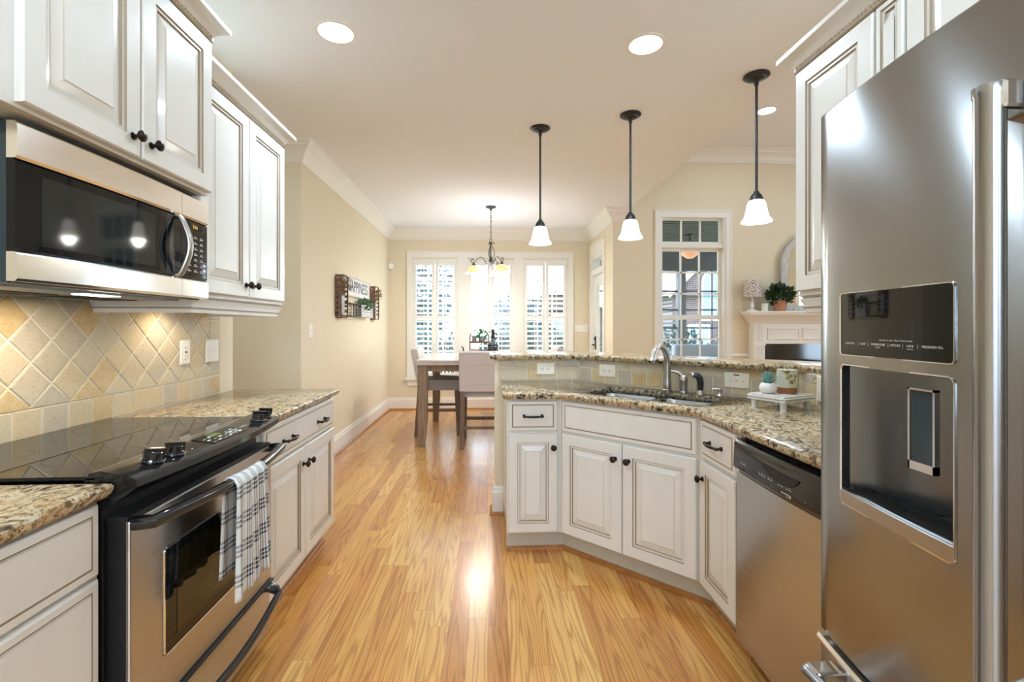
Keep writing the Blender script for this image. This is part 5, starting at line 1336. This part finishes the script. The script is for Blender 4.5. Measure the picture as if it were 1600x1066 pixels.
# ================================================================ GREAT ROOM
t = thing('fireplace', 'white fireplace mantel with fluted pilasters and black firebox', 'fireplace', (0, 5.965, 0))
m = MB(); m.box(3.50, 4.46, -.12, 0, 1.055, 1.32); m.box(3.36, 3.50, -.135, 0, 0, 1.32); m.box(4.46, 4.60, -.135, 0, 0, 1.32)
m.build('surround', 'trim', t, bevel=.003)
m = MB()
for x in (3.36, 4.46):
    for i in range(4): m.box(x + .028 + i * .024, x + .040 + i * .024, -.141, -.134, 1.08, 1.29); m.box(x + .028 + i * .024, x + .040 + i * .024, -.141, -.134, .2, 1.02)
    m.box(x - .006, x + .146, -.145, -.13, 1.035, 1.065); m.box(x - .01, x + .15, -.15, -.13, 0, .16)
m.build('pilaster_fluting', 'trim', t)
m = MB()
for x0, x1 in ((3.54, 3.96), (4.0, 4.42)): m.rings(x1 - x0, .15, [(0, 0), (0, -.012), (.014, -.014), (.02, -.004)], [0] * 3, TR(x0, -.118, 1.11))
m.build('frieze_panels', 'trim', t)
pr = [(0, 1.31), (.012, 1.315), (.02, 1.335), (.05, 1.375), (.085, 1.41), (.10, 1.42), (.105, 1.448), (0, 1.448)]
MB().sweep([(3.36, 0), (3.36, -.135), (3.50, -.135), (3.50, -.12), (4.46, -.12), (4.46, -.135), (4.60, -.135), (4.60, 0)], pr).build('mantel_crown', 'trim', t)
MB().box(3.245, 4.715, -.25, 0, 1.446, 1.468).build('mantel_shelf', 'trim', t, bevel=.004)
MB().box(3.50, 4.46, -.11, -.09, 0, 1.055).build('firebox_surround', 'firebox', t); MB().box(3.68, 4.28, -.114, -.108, .08, .86).build('firebox_glass', 'blackglass', t)
MZ = 1.4685
t = thing('table_lamp', 'table lamp with patterned drum shade and white base on the mantel', 'lamp', (3.34, 5.84, MZ))
MB().lathe([(0, 0), (.058, 0), (.056, .012), (.03, .02), (.016, .04), (.026, .07), (.014, .10), (.009, .15), (.009, .19), (0, .19)], 24).build('base', 'ceramic', t, smooth=True)
MB().lathe([(.106, .175), (.096, .385), (.094, .385), (.104, .175)], 34).build('shade', 'shadefab', t, smooth=True)
t = thing('white_cup', 'small white pot between lamp and terracotta planter on the mantel', 'pot', (3.485, 5.81, MZ)); MB().lathe([(0, 0), (.034, 0), (.043, .095), (.039, .095), (.033, .01), (0, .01)], 20).build('cup_body', 'ceramic', t, smooth=True)
t = thing('potted_plant', 'dark green leafy plant in a terracotta pot on the mantel', 'plant', (3.66, 5.77, MZ))
MB().lathe([(0, 0), (.062, 0), (.072, .095), (.08, .097), (.082, .125), (.074, .125), (.07, .1), (0, .1)], 26).build('pot', 'terracotta', t, smooth=True)
MB().leaves((0, 0, .20), (.15, .09, .10), 260, .085, 4, up=.5).build('leaves', 'leaf', t)
t = thing('arched_mirror', 'arched pale washed mirror leaning on the mantel wall', 'mirror', (4.165, 5.93, MZ))
def archp(r, zs, n=20): return [(-r, 0)] + [(-r * cos(pi * k / n), zs + r * sin(pi * k / n)) for k in range(n + 1)] + [(r, 0)]
o_, i_ = archp(.405, .60), archp(.325, .60); m = MB(); n = len(o_)
i_[0] = (-.325, .08); i_[-1] = (.325, .08)
vs = [(x, y, z) for y in (-.035, 0) for L in (o_, i_) for x, z in L]
fs = [(k, (k + 1) % n, n + (k + 1) % n, n + k) for k in range(n)] + [(2 * n + k, 3 * n + k, 3 * n + (k + 1) % n, 2 * n + (k + 1) % n) for k in range(n)] + [(k, 2 * n + k, 2 * n + (k + 1) % n, (k + 1) % n) for k in range(n)] + [(n + k, n + (k + 1) % n, 3 * n + (k + 1) % n, 3 * n + k) for k in range(n)]
m.add(vs, fs); m.build('frame', 'palewash', t, bevel=.004)
m = MB(); m.add([(x, -.012, z) for x, z in i_], [tuple(range(n))]); m.build('mirror_glass', 'mirror', t, recalc=False)
m = MB(); m.box(-.012, .012, -.028, -.013, .08, .92)
for z in (.30, .60): m.box(-.325, .325, -.028, -.013, z - .01, z + .01)
m.build('muntins', 'palewash', t)

# ================================================================ OUTSIDE
o = MB().box(-40, 40, 7.47, 60, -.45, -.35).build('lawn', 'lawn'); o['kind'] = 'structure'
struct('porch_floor', MB().box(1.72, 7.5, 6.1, 9.7, -.40, -.06), 'porchfloor'); struct('bounce_slab', MB().box(-4, 1.7, 7.5, 8.9, -.36, -.33), 'patio')  # pale slab by the dining windows is added to bounce daylight upward
m = MB().box(1.72, 7.5, 6.1, 9.7, 2.86, 2.95)
for i in range(24): m.box(1.72, 7.5, 6.12 + i * .148, 6.125 + i * .148, 2.852, 2.86)
struct('porch_ceiling', m, 'porchdark'); struct('porch_beam', MB().box(1.72, 7.5, 9.45, 9.65, 2.42, 2.86), 'porchdark')
for x, lb in ((3.95, 'dark square porch post seen through the tall window'), (1.85, 'dark porch post at the left porch corner'), (6.4, 'dark porch post at the right porch corner')):
    tag(MB().box(x - .075, x + .075, 9.46, 9.62, -.06, 2.42).build('porch_post', 'screen'), lb, 'post', 'porch posts')
for x0, x1, lb in ((4.03, 6.32, 'thin dark screen frame right of the porch post'), (1.93, 3.87, 'thin dark screen frame left of the porch post')):
    m = MB()
    for z in (.45, 1.25, 1.62, 2.0): m.box(x0, x1, 9.53, 9.56, z - .018, z + .018)
    k = 4
    for i in range(1, k): x = x0 + (x1 - x0) * i / k; m.box(x - .014, x + .014, 9.53, 9.56, -.05, 2.42)
    tag(m.build('screen_frame', 'screen'), lb, 'screen', 'porch screen frames')
t = thing('porch_light', 'copper bowl ceiling light on the dark porch ceiling', 'ceiling light', (3.47, 8.0, 2.78))
MB().lathe([(0, .08), (.07, .08), (.07, .06), (.02, .05), (.015, -.20), (0, -.20)], 20).build('mount', 'bronze', t, smooth=True); MB().lathe([(.0, -.34), (.06, -.325), (.13, -.27), (.17, -.215), (.16, -.215), (.1, -.28), (0, -.31)], 28).build('bowl', 'copper', t, smooth=True)
t = thing('patio_sofa', 'grey cushioned patio sofa on the porch behind the tall window', 'sofa', (3.75, 7.9, -.06))
MB().box(-.55, .55, -.40, .40, .10, .38).build('frame', 'screen', t, bevel=.01); MB().box(-.5, .5, -.36, .30, .38, .56).build('seat_cushion', 'cushion', t, bevel=.04, seg=3); MB().box(-.5, .5, .22, .40, .56, 1.02).build('back_cushion', 'cushion', t, bevel=.05, seg=3)
for x in (-.5, .5): MB().box(x - .05, x + .05, -.38, .38, .3, .72).build('arm', 'screen', t, bevel=.01)
for x in (-.5, .5):
    for y in (-.34, .34): MB().box(x - .03, x + .03, y - .03, y + .03, 0, .1).build('leg', 'screen', t)
def house(name, label, x0, x1, y, h, arch, wins, rh, depth=6):
    t = thing(name, label, 'house', (x0, y, -.4)); w = x1 - x0
    MB().box(0, w, 0, depth, 0, h).build('brick_wall', 'brick', t)
    m = MB(); m.add([(-.3, -.3, h), (w + .3, -.3, h), (w / 2, -.3, h + rh), (-.3, depth + .3, h), (w + .3, depth + .3, h), (w / 2, depth + .3, h + rh)], [(0, 3, 5, 2), (1, 2, 5, 4), (3, 4, 5), (0, 1, 4, 3)]); m.build('roof', 'roof', t)
    m = MB(); m.add([(0, -.01, h), (w, -.01, h), (w / 2, -.01, h + rh * .95)], [(0, 1, 2)]); m.add([(0, 0.1, h), (w, 0.1, h), (w / 2, 0.1, h + rh * .95)], [(2, 1, 0)]); m.build('gable', 'brick', t)
    m = MB()
    for a, b in (((-.3, h), (w / 2, h + rh)), ((w + .3, h), (w / 2, h + rh))): m.tube([(a[0], -.32, a[1]), (b[0], -.32, b[1])], .12, 4)
    m.build('rake_board', 'siding', t)
    for wx, wz, ww, wh, ar in wins:
        f = MB(); f.box(wx - .08, wx + ww + .08, -.06, -.005, wz - .08, wz + wh + (.0 if ar else .08)); 
        if ar: f.prism([(wx + ww / 2 + (ww / 2 + .08) * cos(pi * k / 12), wz + wh + (ww / 2 + .08) * sin(pi * k / 12)) for k in range(13)], .005, .06, 0, RX(pi / 2))
        fo = f.build('window_frame', 'siding', t); p = MB(); p.box(wx, wx + ww, -.07, -.058, wz, wz + wh)
        if ar: p.prism([(wx + ww / 2 + (ww / 2) * cos(pi * k / 12), wz + wh + (ww / 2) * sin(pi * k / 12)) for k in range(13)], .058, .07, 0, RX(pi / 2))
        p.build('pane', 'winblue', fo); g_ = MB()
        for k in range(1, 3): g_.box(wx + ww * k / 3 - .02, wx + ww * k / 3 + .02, -.085, -.07, wz, wz + wh + (ww * .4 if ar else 0))
        for k in range(1, 4): g_.box(wx, wx + ww, -.085, -.07, wz + wh * k / 4 - .02, wz + wh * k / 4 + .02)
        g_.build('muntins', 'siding', fo)
    return t
house('brick_house', 'brick house with arched gable window beyond the porch', 7.9, 13.1, 20, 3.0, True, [(1.35, 2.0, .9, 1.6, True), (.75, .6, .8, 1.1, False), (2.1, .6, .8, 1.1, False)], 2.8)
house('brick_house', 'low brick house far behind the right dining window shutters', .6, 7.0, 27, 2.6, False, [(1.0, .9, 1.0, 1.4, False), (3.2, .9, 1.0, 1.4, False)], 1.2)
house('brick_house', 'brick house far behind the left dining window shutters', -9.5, -3.2, 24, 3.0, False, [(1.4, 1.0, .9, 1.4, False), (4.2, 1.0, .9, 1.4, False)], 1.6)
def tree(x, y, h, r, n, seed, label):
    t = thing('garden_tree', label, 'tree', (x, y, -.4)); MB().tube([(0, 0, 0), (.04, 0, h * .4), (0, .03, h * .75)], [.11, .09, .05], 8).build('trunk', 'bark', t, smooth=True)
    MB().leaves((0, 0, h * .62), (r, r, h * .42), n, .26, seed).build('crown', 'treeleaf', t)
tree(-2.05, 13.5, 4.6, .95, 1500, 1, 'blue green tree behind the left dining window'); tree(.95, 15.5, 2.6, .9, 700, 2, 'small pale tree behind the right dining window')
for i, (x, y, r, h, lb) in enumerate(((-1.5, 9.5, .34, 1.5, 'leafy shrub behind the left end of the left dining window'), (-.75, 9.9, .34, 1.4, 'leafy shrub behind the seam of the left dining window'), (0, 10.2, .32, 1.25, 'leafy shrub behind the middle dining window'), (.72, 9.6, .26, 1.65, 'taller leafy shrub behind the right half of the middle dining window'), (1.4, 10.1, .4, 1.45, 'leafy shrub behind the right dining window'),
                                      (4.55, 11.0, .6, 1.55, 'leafy shrub beyond the porch, right of the post'), (3.1, 11.2, .65, 1.55, 'leafy shrub beyond the porch, left of the post'), (6.1, 11.3, .65, 1.5, 'leafy shrub beyond the porch near its right corner'))):
    t = thing('garden_shrub', lb, 'shrub', (x, y, -.35), 0, 'garden shrubs'); MB().tube([(0, 0, 0), (.02, 0, h * .5)], [.04, .02], 6).build('stem', 'bark', t)
    MB().leaves((0, 0, h * .55), (r, r, h * .52), 800, .13, 20 + i, up=.3).build('leaves', 'shrub', t)

# ---- portals guide the sky light through the windows
def portal(loc, rot, sx, sy):
    d = bpy.data.lights.new('sky_portal', 'AREA'); d.shape = 'RECTANGLE'; d.size = sx; d.size_y = sy; d.cycles.is_portal = True
    o = bpy.data.objects.new('sky_portal', d); COL.objects.link(o); o.location = loc; o.rotation_euler = rot
portal((.04, 7.49, 1.41), (-pi / 2, 0, 0), 2.45, 1.9)
portal((2.63, 6.11, 1.76), (-pi / 2, 0, 0), .9, 1.95)
portal((7.14, 2.0, 1.6), (0, pi / 2, 0), 2.2, 1.2)
portal((.05, -3.12, 1.6), (pi / 2, 0, 0), 1.9, 1.4)
